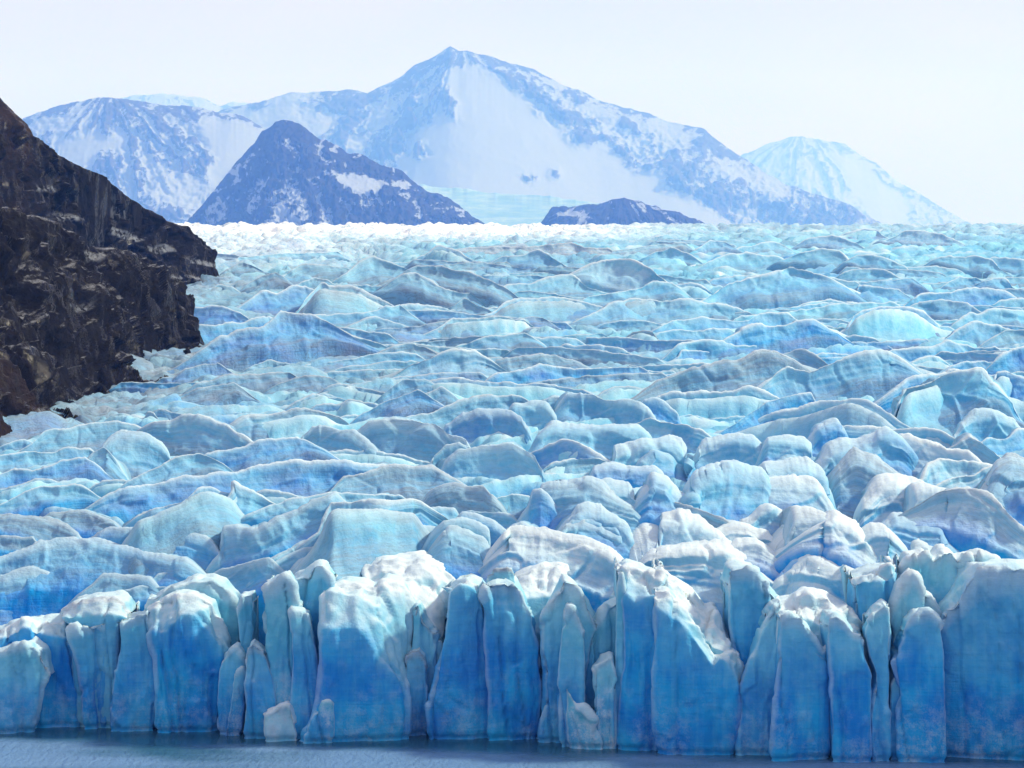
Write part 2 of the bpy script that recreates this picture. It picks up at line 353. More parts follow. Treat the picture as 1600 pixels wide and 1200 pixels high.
# ------------------------------------------------------------------ rock cliff
def cliff(name, lines, nu, nv, seed, back, parent, flow):
    L = [np.concatenate([resample(PT(s), nu)], 0) for s, d in lines]
    D = [np.interp(np.linspace(0, 1, nu), np.linspace(0, 1, len(d)), d) for s, d in lines]
    P = [w3(l[:, 0], l[:, 1], d) for l, d in zip(L, D)]
    rows = []
    for k in range(len(P)-1):
        n = nv//(len(P)-1)
        for t in np.linspace(0, 1, n, endpoint=False): rows.append(P[k]*(1-t)+P[k+1]*t)
    rows.append(P[-1])
    V = smooth1(np.array(rows), 6, 0)
    low = np.linspace(0.5, 0, 6, endpoint=False)
    B0 = np.stack([V[0]-np.array([0, 0, 30])*t for t in (1.0, 0.5)], 0)
    tb = np.linspace(0, 1, 30)[1:, None, None]
    B1 = V[-1][None]+tb*np.array([0, back, 0])+np.sqrt(tb)*np.array([0, 0, -back*0.55])
    V = np.concatenate([B0, V, B1])
    N = grid_normals(V); N[N[..., 1] > 0.2] *= 1
    x, y, z = V[..., 0]+seed*31, V[..., 1], V[..., 2]
    # tilted beds broken into blocks
    a = (z*0.8 + x*0.45 + fbm(x/30, y/30, z/30, 3)*14)
    bed = a/7.0; st = bed-np.floor(bed); step = np.floor(bed)+sstep(0.72, 1.0, st)-bed
    f1, f2, cid = worley(x/17, y/17, z/11); g1, g2, cid2 = worley(x/5.5+3, y/5.5, z/4)
    d = fbm(x/60, y/60, z/60, 3)*11 + (cid-0.5)*6.0*sstep(0.02, 0.18, f2-f1) + step*1.3 + (cid2-0.5)*0.8*sstep(0.02, 0.2, g2-g1)
    d = d + ridged(x/26, y/26, z/44, 5)*10-6 + fbm(x/3, y/3, z/3, 3)*0.9 + (worley(x/9+z/20, y/9, z/8)[2]-0.5)*3.4 + (ridged(x/8, y/8, z/14, 3)-0.6)*3.0
    R = V.shape[0]
    rr = np.arange(R); lim = np.minimum(1, np.minimum(rr/14.0, 1.0))
    top = np.exp(-((rr-(R-30))/9.0)**2)
    d = d*lim[:, None]*(1-0.72*top[:, None])
    edge = np.minimum(1, (nu-1-np.arange(nu))/18.0)[None, :]
    V = V+N*(d*edge)[..., None]
    br = sstep(0.0, 0.5, fbm(x/45+5, y/45, z/45, 3))*sstep(190, 60, 800+V[..., 0]/V[..., 1]*F)
    ix = 800+V[..., 0]/V[..., 1]*F; iy = HY-(V[..., 2]-HC)/V[..., 1]*F
    ww = fbm(ix/14, iy/9, ix*0, 3)*9
    ic = np.zeros(ix.shape)
    for q in ICE_LEDGES: ic[inpoly(ix+ww, iy+ww*0.5, PT(q))] = 1
    return grid_mesh(name, V, {'brown': br, 'ice': smooth1(smooth1(ic, 1, 0), 1, 1)}, ROCK, parent)
ICE_LEDGES = ['58,290 84,292 86,300 60,299', '84,332 120,336 124,347 88,343', '164,352 196,360 222,374 196,374 168,364', '128,396 160,392 168,404 132,408', '224,386 256,380 276,392 240,396', '288,400 344,414 344,420 290,408', '270,428 338,436 336,442 268,436', '110,476 140,474 142,486 112,486', '60,640 74,636 80,650 64,652']
cl = bpy.data.objects.new('rock_cliff', None); col.objects.link(cl); cl.location = (0, 0, 0)
structure(cl, 'steep black and brown rock cliff rising at the side of the glacier')
Yc = lambda s: [float(ysurf(y)) for x, y in PT(s)]
c0 = '-170,740 -90,716 0,692 60,672 120,662 170,652 240,628 290,597 322,547'
cliff('rock_buttress', [(c0, Yc(c0)),
   ('-170,640 -90,625 0,600 100,590 180,585 250,570 300,555 320,538', [690, 690, 705, 730, 780, 850, 930, 958]),
   ('-170,500 -90,480 0,470 100,480 180,490 240,492 285,500 312,520', [740, 740, 755, 780, 820, 880, 945, 970]),
   ('-170,350 -90,340 0,325 60,345 130,385 205,420 240,438 262,458 290,500', [820, 820, 825, 840, 870, 920, 960, 980, 985])],
   320, 260, 1, 140, cl, 0)
c1 = '-170,600 0,560 100,520 200,480 262,462 300,449 348,438'
cliff('rock_ridge', [(c1, [1000, 1040, 1120, 1230, 1300, 1350, 1400]),
   ('-170,420 0,400 100,400 200,400 262,410 300,420 344,433', [1060, 1090, 1150, 1250, 1320, 1370, 1405]),
   ('-170,60 -80,90 0,152 30,190 60,220 92,243 130,262 162,276 200,308 245,338 278,354 300,388 322,412 340,428', [1180, 1180, 1190, 1200, 1215, 1230, 1250, 1270, 1300, 1335, 1365, 1395, 1405, 1410])],
   310, 190, 2, 200, cl, 0)

# ------------------------------------------------------------------ glacier body
gl = bpy.data.objects.new('glacier', None); col.objects.link(gl); gl.location = (0, 500, 0)
structure(gl, 'crevassed blue and white glacier filling the valley behind the ice front')
GI = lambda o: None
WLX = [-400, 0, 130, 340, 420, 630, 670, 840, 925, 965, 1030, 1145, 1300, 1480, 1600, 2000]
WLY = [1147, 1147, 1144, 1147, 1158, 1159, 1155, 1160, 1168, 1173, 1177, 1182, 1190, 1191, 1187, 1187]
def yfront(px): return HC*F/(np.interp(px, WLX, WLY)-HY)

# ------------------------------------------------------------------ ice ridges, traced crest by crest and set on the glacier
TILE = {'A': (0, 600), 'B': (400, 600), 'C': (800, 600), 'D': (1200, 600), 'E': (240, 340), 'F': (600, 340), 'G': (920, 340), 'H': (1200, 340)}
RIDGES = []
def R(tile, drop, pts, **kw):
    p = np.array(PT(pts))
    if tile in TILE: p = p/4.0+np.array(TILE[tile])
    RIDGES.append((p, float(drop), kw))
R('A',32,'200,360 280,275 400,265 500,240 600,232 700,238 830,245',g=.5); R('A',14,'905,210 925,172 960,180 990,215'); R('A',12,'990,150 1060,170 1150,185')
R('A',42,'950,245 1060,235 1120,205 1180,190 1250,205 1330,230 1420,260 1480,320 1560,360',name='serac',lab='broad pale blue ice wave with a peaked crest near the foot of the cliff')
R('A',45,'600,470 640,385 680,330 720,310 760,292 850,290 920,300 1000,350 1040,400 1070,460',e=.3,name='serac',lab='round-topped ribbed white ice dome just below the foot of the cliff'); R('A',25,'525,530 535,465 580,415 640,388 660,400',e=.3)
R('A',14,'0,390 80,360 150,340 190,355'); R('A',22,'-60,450 0,440 100,425 200,412 340,425 400,400 480,390 560,410'); R('A',25,'-60,570 0,555 70,525 200,540 300,510 380,470 530,460',b=.9)
R('A',18,'0,660 100,640 230,580 300,600 480,625',g=.7); R('A',25,'0,745 120,690 260,630 400,625 500,635'); R('A',24,'600,620 640,600 800,602 850,630')
R('A',26,'800,600 900,550 1000,500 1080,455 1160,430 1240,418 1285,430')
R('',42,'160,775 185,762 212,759 265,749 295,741 325,739 355,734 400,726 430,720 463,718 500,720 540,725 600,730',b=.8)
R('',30,'275,740 300,725 322,706 337,703 355,700 400,690 418,687 445,684 474,684',b=.7)
R('A',36,'860,830 980,780 1120,720 1240,650 1320,635 1380,660 1450,675',b=.7); R('A',42,'1400,720 1450,680 1455,618 1500,650 1600,665')
R('A',32,'-40,800 0,800 200,810 300,830 400,880 480,930',g=.8); R('A',25,'310,800 430,780 560,785 640,830 710,855',g=.8)
R('A',40,'600,940 680,895 760,885 860,895 920,940 1000,915 1150,920 1280,950 1330,985 1365,1040',b=.9,name='serac',lab='smooth two-humped bright blue ice wave on the left part of the glacier')
R('A',16,'900,900 1040,855 1200,860 1320,870'); R('A',52,'-60,1085 0,1070 120,1030 250,980 350,940 480,940 600,945 700,980 860,1040 1000,1075 1150,1090',b=.6,g=.4); R('A',18,'0,950 140,960 200,955',g=.7)
R('',65,'-40,902 -10,895 17,891 57,892 79,905 99,921',b=.6); R('',45,'68,942 93,928 113,917 147,919 176,928'); R('',30,'147,908 161,890 198,897 232,904',g=.5); R('',20,'226,914 246,893 272,891 300,897 306,903'); R('',20,'192,925 215,915 250,914 268,918')
R('',40,'320,905 345,888 385,877 420,868')
R('B',40,'290,310 340,265 420,232 520,265 610,285 680,340 740,400',e=.4,name='serac',lab='peaked ice block with a dark blue notch at its side on the middle glacier'); R('B',18,'470,240 540,200 620,190 690,210')
R('B',58,'610,280 700,220 860,205 980,215 1120,240 1220,300 1310,350',e=.4,name='serac',lab='large smooth slanting ice slab marked by thin diagonal cracks'); R('B',45,'-80,215 0,200 150,170 300,140 420,155 520,200',g=.6)
R('B',16,'260,100 320,65 420,55 520,85'); R('B',22,'380,130 520,120 580,85 700,105 760,130',b=.8); R('',30,'640,610 675,592 705,591 740,592 775,596 825,596 862,600 912,610',b=.8); R('',22,'560,648 595,628 612,620 640,612 652,606',b=1)
R('',18,'585,650 610,641 640,635 665,613 690,605'); R('',30,'637,652 675,640 700,632 722,622 750,619 800,615 815,618'); R('',42,'697,662 720,647 745,637 775,634 800,635 815,648 822,665',e=.4,b=.7)
R('',14,'750,687 777,672 800,680 822,692'); R('B',35,'1090,490 1100,440 1180,370 1270,350 1340,380',e=.3); R('',50,'700,720 715,706 750,696 775,694 800,690 820,698 835,710 846,730',e=.4)
R('B',28,'100,480 220,450 350,420 480,415 700,410 850,425 1000,470 1090,495'); R('B',40,'460,650 550,570 680,565 800,520 960,510 1090,505 1200,590',g=.7); R('B',22,'-40,810 0,790 100,750 250,710 420,680 500,660 620,680 780,690 890,695')
R('',45,'341,868 350,825 375,826 400,826 425,817 450,800 482,780 525,766 537,780',e=.3); R('',50,'497,830 517,785 545,783 570,780 600,782 645,786',g=.3); R('B',30,'0,690 60,665 140,670 260,700')
R('B',40,'1100,670 1180,630 1300,620 1420,620 1470,690',g=.8,e=.4); R('B',16,'1460,640 1600,620 1680,630'); R('',28,'757,780 800,771 825,775'); R('B',25,'780,870 900,815 1030,775 1140,765 1240,780 1260,820'); R('B',14,'760,880 900,835 1050,820 1180,850')
R('B',55,'270,1090 500,1000 640,930 780,890 960,885 1130,880 1190,920',e=.4,name='serac',lab='long grey-blue ice slab with a straight crest just behind the white front slope'); R('B',60,'1190,920 1210,885 1330,905 1420,960 1460,1050',e=.3,g=.4); R('B',50,'1180,850 1290,825 1370,860 1450,920 1470,1030',e=.3); R('B',40,'1290,800 1380,815 1480,850 1560,910',e=.3,b=.7)
R('B',20,'1300,790 1450,790 1600,820'); R('B',30,'80,1100 180,1030 300,950 400,935 560,950'); R('B',30,'70,1120 250,1040 400,1000 540,970'); R('',60,'765,880 778,855 800,825 815,818 830,825',b=.7)
R('C',40,'20,130 90,100 180,85 220,110 270,190',e=.3); R('C',16,'60,70 160,30 260,25 360,50 480,60'); R('C',35,'200,85 280,68 360,75 420,120 450,190',e=.3); R('C',40,'350,50 480,60 600,80 720,75 800,110 850,160 880,210',e=.4); R('C',20,'560,60 620,20 660,5 760,15 880,50',g=.5)
R('C',30,'830,100 900,85 940,100 1030,185',e=.3,b=.9); R('',42,'1027,621 1050,616 1100,612 1145,609 1172,606 1200,615 1215,622',name='serac',lab='long flat-topped pale ice ridge stretching across the middle right glacier'); R('',30,'1150,660 1170,645 1200,626 1225,615 1267,611 1275,628',b=.9)
R('C',55,'180,290 260,220 400,235 560,255 620,250 800,250 835,300',e=.4); R('C',12,'420,225 560,215 700,220 790,245'); R('C',35,'800,240 850,210 960,230 1100,255 1200,300'); R('C',12,'1000,215 1100,185 1250,215 1450,200')
R('C',40,'140,410 240,370 320,340 420,380 500,430 600,490',b=.8); R('C',38,'190,530 270,475 400,455 540,450 600,485',g=.5); R('C',32,'480,590 520,510 640,500 760,505 900,530 1000,600',b=.9,e=.4)
R('C',55,'620,480 640,380 750,365 830,330 960,318 1060,340 1105,400 1090,480',e=.25,name='serac',lab='round-shouldered ice block with a hollow dirty pocket in its face'); R('C',40,'800,480 870,370 980,410 1080,430',e=.3); R('C',50,'1160,380 1210,320 1300,290 1420,290 1500,320 1560,400',e=.3)
R('C',80,'1130,560 1150,500 1220,470 1380,475 1560,480',e=.25,name='serac',lab='tall square ice block with a dark blue cleft in its front'); R('C',60,'1150,650 1250,510 1330,530 1410,555',e=.3,b=.9,g=.5); R('C',50,'860,650 880,565 960,590 1050,650 1150,720 1200,770',e=.3,b=.6); R('C',40,'890,740 940,700 1050,720 1180,770 1320,830',g=.7)
R('C',60,'170,720 190,640 320,620 480,610 560,630 640,680 750,750',e=.25,g=.4); R('C',50,'480,600 600,590 740,605 780,660 790,740',e=.25)
R('C',55,'330,860 400,740 480,720 560,740 650,800 720,880 740,940',e=.25,name='serac',lab='rounded ice hump striped by stacked curved layers beside a deep blue crack'); R('C',45,'380,810 500,790 620,830 700,900',e=.4); R('C',35,'340,870 450,835 560,860 680,920 700,990',g=.4,e=.3)
R('C',22,'90,600 180,560 300,565 400,600'); R('C',45,'100,760 130,660 175,660',e=.3,b=.8); R('C',60,'-20,880 0,870 100,870 220,880 340,920 480,960 580,1020 660,1090',e=.3,w=.8); R('C',80,'670,1060 740,960 830,885 910,900 930,960',e=.25,b=.9,w=.3)
R('C',60,'920,990 930,810 1050,800 1200,830 1280,900',e=.25,w=.4); R('C',60,'880,1030 960,1000 1100,960 1220,950 1330,970 1420,1020 1560,1120',w=.8,e=.4); R('C',30,'790,1140 830,1090 960,1100 1040,1160',b=.6,w=.4); R('C',30,'1260,910 1380,855 1480,880 1600,930',w=.7); R('C',30,'1440,850 1480,830 1560,760 1600,745 1660,770',w=.4); R('C',35,'1400,960 1520,960 1600,1010',w=.6)
R('',42,'1400,610 1420,592 1455,585 1495,577 1510,585',b=.9); R('',50,'1395,650 1415,600 1425,596 1462,590 1495,581 1535,580 1550,602',e=.3,name='serac',lab='flat-faced ice slab with a sharp upright left edge on the right of the glacier'); R('H',45,'1390,1060 1430,940 1500,945 1600,1010 1660,1040',e=.3,b=.9)
R('D',30,'980,160 1100,120 1300,65 1420,60 1540,95 1600,125 1660,140'); R('D',50,'0,190 180,165 300,125 420,90 520,68 600,90 690,140 820,250'); R('D',18,'350,110 420,60 540,35 630,55 700,105'); R('D',22,'440,220 500,190 620,180 740,200 820,255',b=.7)
R('D',40,'280,330 320,260 430,225 445,260',e=.3,b=.9); R('D',45,'400,290 500,275 680,285 820,270 1000,265 1080,265 1200,350'); R('D',38,'0,320 100,315 220,325 265,370 280,450',e=.25); R('D',60,'320,480 380,400 480,350 620,310 740,280 800,330',e=.3,b=.6)
R('D',70,'440,480 500,400 540,365 610,400 700,430 800,520 840,550',e=.25,g=.6,name='serac',lab='ribbed grey ice hump with a little white tip beside the deep crevasse'); R('D',60,'820,340 880,310 1000,350 1120,410 1250,420',w=.4); R('D',40,'1170,380 1260,320 1350,360 1460,440',g=.5); R('D',40,'1165,300 1240,190 1290,155 1380,160 1450,155 1540,200 1570,270',e=.3,name='serac',lab='blocky pale ice lump beside a dark gritty cave on the right'); R('D',20,'870,250 900,190 940,185 960,220',e=.3,g=.5)
R('D',60,'-20,490 0,480 150,465 240,470 330,530 350,640',e=.25); R('D',55,'-60,580 0,570 160,560 300,600 370,720',e=.25,w=.3); R('D',30,'-40,660 0,670 150,680 300,730 420,780',g=.6); R('D',60,'600,700 680,580 740,550 850,555 960,590 1020,640',w=.6,e=.3); R('D',40,'960,600 1000,480 1070,440 1200,460 1330,490',w=.3); R('D',35,'1020,600 1070,505 1180,520 1280,545',e=.4)
R('D',25,'1020,640 1150,580 1280,560 1400,510',w=.3); R('D',85,'1390,640 1420,500 1490,435 1550,420 1600,430 1680,460',e=.3,g=.5); R('D',45,'880,780 910,640 1000,640 1100,660',e=.3,w=.4); R('D',60,'1100,650 1240,620 1380,660 1480,750 1590,870',w=.35,g=.4)
R('D',50,'760,850 780,800 900,820 960,810 1060,840 1090,960',e=.3,b=.6); R('D',60,'110,960 160,745 250,760 350,810',e=.3,g=.4,w=.4); R('D',55,'130,900 200,800 270,850',e=.4,w=.6); R('D',50,'350,830 420,800 540,870 600,940',w=.7); R('D',50,'560,1050 580,900 640,850 710,855 750,900',e=.3,w=.4); R('D',70,'100,1130 180,1010 240,925 320,1000 420,1060 500,1100',w=.8,e=.4)
R('D',40,'640,1090 700,1030 780,985 860,1020 850,1090',e=.3,w=.3); R('D',45,'870,1060 910,970 1040,990 1140,1040 1200,1120',e=.3,w=.4); R('D',40,'1180,1050 1280,1000 1420,900 1500,880 1600,930 1680,950',w=.5); R('D',35,'1370,320 1500,320 1560,280 1600,285 1680,300',b=.7)
R('E',14,'330,450 400,415 500,440'); R('E',26,'200,580 240,550 400,555 540,580',b=1,g=.3); R('E',28,'220,650 330,660 450,655 560,650 640,630 720,620',b=.9,g=.3); R('E',38,'330,800 420,740 520,700 680,680 790,570 880,590 1000,610 1050,640',b=1,g=.4); R('E',32,'620,500 700,460 760,465 850,430 950,425 1010,450',b=.9,g=.3)
R('E',38,'900,590 960,500 1050,400 1100,430 1250,440 1400,500 1510,560',g=.5,e=.4); R('E',14,'880,420 1000,370 1080,390',g=.5); R('E',16,'830,350 920,285 1060,290 1200,310',g=.6); R('E',24,'1200,340 1280,280 1370,235 1460,260 1560,300',g=.5); R('E',15,'1000,610 1200,600 1330,595 1440,560 1540,540',g=.3)
R('E',20,'1180,690 1290,640 1390,615 1500,650 1590,670',g=.7); R('E',24,'730,830 900,790 1020,740 1170,710 1300,740 1400,770',g=.4); R('E',14,'290,840 420,850 500,850',b=1); R('E',18,'200,940 290,910 400,905',b=1); R('E',16,'600,930 720,880 860,910',g=.7); R('E',18,'260,1040 450,990 700,970 850,960',g=.9); R('E',16,'100,1120 300,1060 500,1030',g=1.)
R('E',16,'750,1050 880,1000 1000,980 1100,1000',g=.8); R('E',20,'1050,1080 1150,1030 1280,1060 1450,1090'); R('E',18,'900,1140 1000,1100 1100,1110 1200,1130'); R('E',12,'600,400 680,360 760,340',g=.8); R('E',10,'450,330 560,270 620,300',g=.9); R('E',20,'1350,870 1430,830 1560,780 1600,770 1680,790',g=.9); R('E',15,'940,920 1100,880 1250,890',g=.6)
R('F',22,'240,230 330,175 420,190 500,240',b=.8); R('F',20,'740,240 860,225 950,195 1030,230 1090,270',b=.7); R('F',12,'500,190 700,180 900,180 1050,165 1170,150 1260,190 1400,190',g=.9); R('F',22,'100,360 200,340 260,380 380,450 540,460'); R('F',24,'200,310 300,295 420,310 560,345 700,400 770,430',g=.6)
R('F',22,'680,460 800,410 940,400 1060,360 1170,350 1280,430',g=.4); R('',35,'920,417 950,404 985,405 1015,417 1028,430',w=.3); R('F',32,'670,600 740,540 850,495 980,490 1130,490 1260,520 1380,570',b=.6); R('F',26,'0,600 120,545 250,535 350,550 430,590',b=.5,g=.5); R('F',16,'440,540 500,490 580,540 680,590',g=.7)
R('F',26,'330,690 430,630 560,625 740,610 880,630 940,670'); R('F',15,'840,720 920,680 1020,670 1150,720',g=.7); R('F',18,'500,790 620,740 780,725 880,710'); R('F',18,'780,800 900,755 1040,740 1200,760'); R('F',22,'1000,830 1150,790 1280,800 1400,800 1540,840',b=.7); R('F',38,'180,900 300,850 450,815 560,830 640,880',g=.4,w=.2)
R('F',22,'580,960 700,890 860,860 960,860 1060,850 1180,890',g=.9); R('F',28,'690,980 860,950 980,905 1100,930 1300,940 1500,930 1600,930',b=1); R('F',20,'20,1070 120,1000 250,1005',b=.5); R('G',28,'0,620 120,550 240,510 380,490 500,510 640,520 800,540 920,570',g=.3)
R('G',16,'0,480 130,470 300,440 400,400 520,405'); R('G',16,'500,470 560,420 640,410 720,430 780,480',b=.8); R('G',35,'790,470 880,400 1000,370 1150,340 1270,305 1360,320 1460,360',b=.5); R('G',22,'1080,500 1160,470 1260,470 1380,455 1480,430 1580,460',b=.6); R('G',20,'750,270 860,220 980,210 1080,230 1180,240'); R('G',16,'430,210 500,185 560,190 640,235',b=.6); R('G',12,'700,180 760,140 850,150',b=.7); R('G',12,'930,190 1080,160 1160,150 1220,170')
R('H',16,'250,130 400,105 550,150',b=.7); R('G',20,'480,660 560,630 700,620 1000,640 1050,595 1160,585 1250,600 1290,630',b=.5); R('G',30,'860,740 960,690 1060,665 1200,660 1400,640',b=.8); R('G',18,'450,710 560,690 700,700 880,690'); R('G',22,'560,790 700,755 850,775 920,800 1060,790 1180,740 1250,730'); R('G',12,'560,870 580,830 700,830 860,850',b=.7)
R('G',45,'430,1010 560,960 720,930 900,880 1040,840 1180,820 1240,860',g=.8); R('',45,'1207,587 1215,580 1232,572 1265,576 1295,570 1320,557 1340,552 1370,548 1390,550',g=.3,b=.4); R('G',22,'1230,840 1290,810 1350,820 1420,860 1490,910',g=.7); R('G',10,'100,660 240,640 350,640 450,665'); R('G',22,'200,760 280,710 400,700 440,770',g=1.)
R('H',14,'470,100 600,65 690,75 710,100',b=.8); R('H',16,'780,120 850,75 950,75 1080,100 1170,140',b=.6); R('H',35,'500,690 540,600 620,565 740,540 860,550 980,590 1050,660',b=.8,e=.4,name='serac',lab='arched dark blue ice hump on the far right of the glacier'); R('H',16,'630,690 700,640 820,650 950,665 1130,680'); R('H',30,'890,520 960,480 1060,470 1160,450 1280,435 1400,440 1480,450',b=.8); R('H',22,'920,540 1100,510 1220,525 1330,580'); R('H',18,'1340,570 1450,510 1600,510 1680,530'); R('H',14,'1470,500 1500,450 1600,470 1680,480',b=.6)
R('H',12,'1130,400 1200,365 1300,370',b=.6); R('H',14,'1330,400 1420,370 1500,385 1530,430',b=.8); R('H',20,'560,450 570,420 700,430 820,450',b=.8); R('H',16,'480,340 600,310 720,320 800,360'); R('H',20,'200,210 340,190 450,210 520,280'); R('H',16,'150,560 280,520 400,505 480,520 620,540'); R('H',16,'560,230 640,225 740,250 850,300',b=.5); R('H',14,'800,330 900,310 1060,295 1200,330'); R('H',18,'1400,250 1480,240 1600,265 1680,270',b=.6); R('H',16,'1060,250 1300,235 1400,260 1450,320',b=.4)
R('H',22,'1190,650 1260,600 1420,575 1600,580 1680,590'); R('H',26,'1110,740 1220,680 1310,635 1400,660 1500,680'); R('H',24,'1400,740 1500,690 1600,690 1680,700',g=.5); R('H',28,'780,820 1000,820 1100,780 1190,770 1290,800 1420,800',b=.6); R('H',20,'770,940 860,900 1000,870 1090,875 1150,920'); R('H',20,'1150,920 1230,890 1440,885',b=.6); R('H',30,'1450,870 1520,820 1600,800 1680,800',b=.8); R('H',16,'430,760 540,725 640,745 740,790',b=.6); R('H',18,'0,790 90,730 200,740 340,715 460,780'); R('H',12,'200,640 420,630 500,650'); R('H',12,'60,710 160,690 330,670 470,690',g=.5); R('H',18,'200,460 300,400 400,370 540,400')

def ridge(k, p, drop, kw):
    Lpx = np.hypot(*np.diff(p, axis=0).T).sum()
    e = kw.get('e', 2.6 if 'thin' in kw else 2.1)*drop; endp = 1.7 if 'e' in kw else 0
    # smooth the crest, then let both ends run out
    nu = int(np.clip(Lpx/2.0, 36, 170))
    c = smooth1(resample(p, nu), max(2, int(nu*0.02)), 0)
    c[:, 1] += drop*(0.16*fbm(c[:, 0]/(drop*0.8)+k, c[:, 0]*0+k*1.7, c[:, 0]*0, 3)+0.02*fbm(c[:, 0]/3.0, c[:, 0]*0, c[:, 0]*0+k, 2))
    lin = np.linspace(c[0], c[-1], nu)
    drop = drop*(1.15 if 'thin' in kw else 1.35+0.3*float(sstep(600, 450, p[:, 1].mean())))
    d = max(drop-np.mean(lin[:, 1]-c[:, 1]), 0.3*drop)
    base = np.stack([c[:, 0], lin[:, 1]+d], -1)
    ne = 12; tt = np.linspace(1, 0, ne, endpoint=False)[:, None]
    dl = np.array([-1.0, 0]); 
    hL = base[0, 1]-c[0, 1]; hR = base[-1, 1]-c[-1, 1]
    sL = (lin[1]-lin[0])[1]/max((lin[1]-lin[0])[0], 1e-3); sl = np.clip(sL, -1, 1)*0.6
    fall = (lambda q: q**1.7) if endp else (lambda q: 1-(1-q)**1.8)
    exL = np.concatenate([c[0, 0]-tt*e, c[0, 1]-sl*tt*e+hL*fall(tt)], 1); bL = np.concatenate([c[0, 0]-tt*e, base[0, 1]-sl*tt*e], 1)
    tr = tt[::-1]
    exR = np.concatenate([c[-1, 0]+tr*e, c[-1, 1]+sl*tr*e+hR*fall(tr)], 1); bR = np.concatenate([c[-1, 0]+tr*e, base[-1, 1]+sl*tr*e], 1)
    c = np.concatenate([exL, c, exR]); base = np.concatenate([bL, base, bR]); n = len(c)
    Yb = np.maximum(ysurf(base[:, 1]), yfront(base[:, 0])+22+0.2*np.maximum(945-base[:, 1], 0)); Yb = smooth1(Yb, 4, 0)
    wX = (base[-1, 0]-base[0, 0])/F*Yb.mean(); sp = Yb.max()-Yb.min(); Yb = Yb.min()+(Yb-Yb.min())*min(1.0, 0.38*wX/max(sp, 1e-3))
    Hm = np.maximum((base[:, 1]-c[:, 1])/F*Yb, 0.05); hmax = Hm.max()
    set_ = Hm*kw.get('s', 0.75+0.9*float(sstep(560, 440, p[:, 1].mean())))
    blk = float(sstep(800, 1000, p[:, 0].mean())*sstep(620, 700, p[:, 1].mean()))
    rnd = kw.get('r', random.uniform(0.03, 0.16) if 'thin' in kw else random.uniform(0.04, 0.38)+0.6*blk)
    Yc_ = Yb+set_+Hm*rnd
    Pb = w3(base[:, 0], base[:, 1], Yb); Pc = w3(c[:, 0], c[:, 1], Yc_)
    nf = int(np.clip(drop/1.8, 12, 40))
    yf_ = yfront(base[:, 0])+11
    zt = np.minimum(zs(Yb)-19*np.exp(-(np.maximum(Yb-yf_, 0)/34)**2)-2.5, Pb[:, 2]-0.12*Hm-1.5)
    fall_ = Pb[:, 2]-zt
    toe = Pb.copy(); toe[:, 2] = zt; toe[:, 1] -= np.minimum(0.9*Hm+0.5, 3+0.25*fall_)
    rows = []; vv = []
    for i in range(6):
        t = i/6; q = toe*(1-t)+Pb*t; q[:, 2] = zt+fall_*t**1.3; rows.append(q); vv.append(-0.3+0.3*t)
    for v in np.linspace(0, 1, nf):
        g = 1-(1-v)**2.1
        q = Pb*(1-v)+Pc*v
        q[:, 1] = Yb+set_*g+Hm*rnd*max(0, (v-0.66)/0.34)**2.2
        # keep the crest where it stands while the depth eases in
        rows.append(q); vv.append(v)
    # rounded crest and a long back
    nb = 10
    for i in range(1, nb+1):
        t = i/nb
        q = Pc.copy(); q[:, 1] += Hm*2.6*t; q[:, 2] -= (Hm*1.15+0.5)*(t**1.5)
        rows.append(q); vv.append(1+t)
    V = np.array(rows); vv = np.array(vv)[:, None]+np.zeros(n)[None]
    wt = np.zeros(n); wt[:ne] = np.linspace(1, 0, ne); wt[-ne:] = np.linspace(0, 1, ne)
    ws = (wt**1.3)[None]; sg = np.ones(n); sg[:n//2] = -1
    V[..., 2] = V[..., 2]*(1-ws)+np.minimum(V[..., 2], zt[None]-0.5)*ws
    V[..., 0] += (sg*wt*fall_*0.8)[None]
    V = smooth1(V, 1, 0)
    N = grid_normals(V)
    x, y, z = V[..., 0]+k*13.7, V[..., 1], V[..., 2]
    L = max(hmax, 1.0)
    dsp = fbm(x/(L*1.3), y/(L*1.3), z/(L*1.1), 2)*L*0.26
    # slanting scallops down the face
    ang = random.uniform(-0.7, 0.7)
    dsp = dsp+(ridged((x+z*ang)/(L*0.33), y/(L*0.8), z/(L*2.0), 3)-0.6)*L*0.06
    f1, f2, cid = worley(x/(L*0.9), y/(L*0.9), z/(L*1.1))
    dsp = dsp+(cid-0.5)*L*0.15*sstep(0.0, 0.14, f2-f1)
    tilt = random.uniform(-1.1, 1.1)*(1-0.6*blk)
    uu = np.linspace(0, 1, n)[None]*Lpx/drop
    dsp = dsp+(ridged(vv*4.5+tilt*uu+k, uu*0.35+k, vv*0, 3)-0.6)*L*0.10*kw.get('lay', random.choice([0.2, 0.35, 0.6])+0.7*blk*random.random())
    dsp = dsp+fbm(x/(L*0.16), y/(L*0.16), z/(L*0.16), 2)*L*0.02
    dsp = dsp*sstep(-0.5, 0.2, vv)*(0.45+0.55*sstep(0, 0.4, np.abs(vv-1)))
    V = V+N*dsp[..., None]
    bl = kw.get('b', 0.35); gr = kw.get('g', 0.15); wh = kw.get('w', 0.0)
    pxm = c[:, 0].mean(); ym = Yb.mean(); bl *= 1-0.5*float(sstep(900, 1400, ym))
    lv = float(sstep(1100, 450, pxm)); 
    if 'g' not in kw: gr += 0.22*lv+0.3*lv*float(sstep(720, 600, p[:, 1].mean()))
    hi = (sstep(2, 7, fall_)*sstep(60, 35, Yb-yf_))[None]
    fresh = np.clip(bl*(0.45+0.9*(1-vv))+0.08+0.6*blk*sstep(0.45, 0.0, vv)+hi*sstep(0.35, -0.1, vv)*0.8, 0, 1)
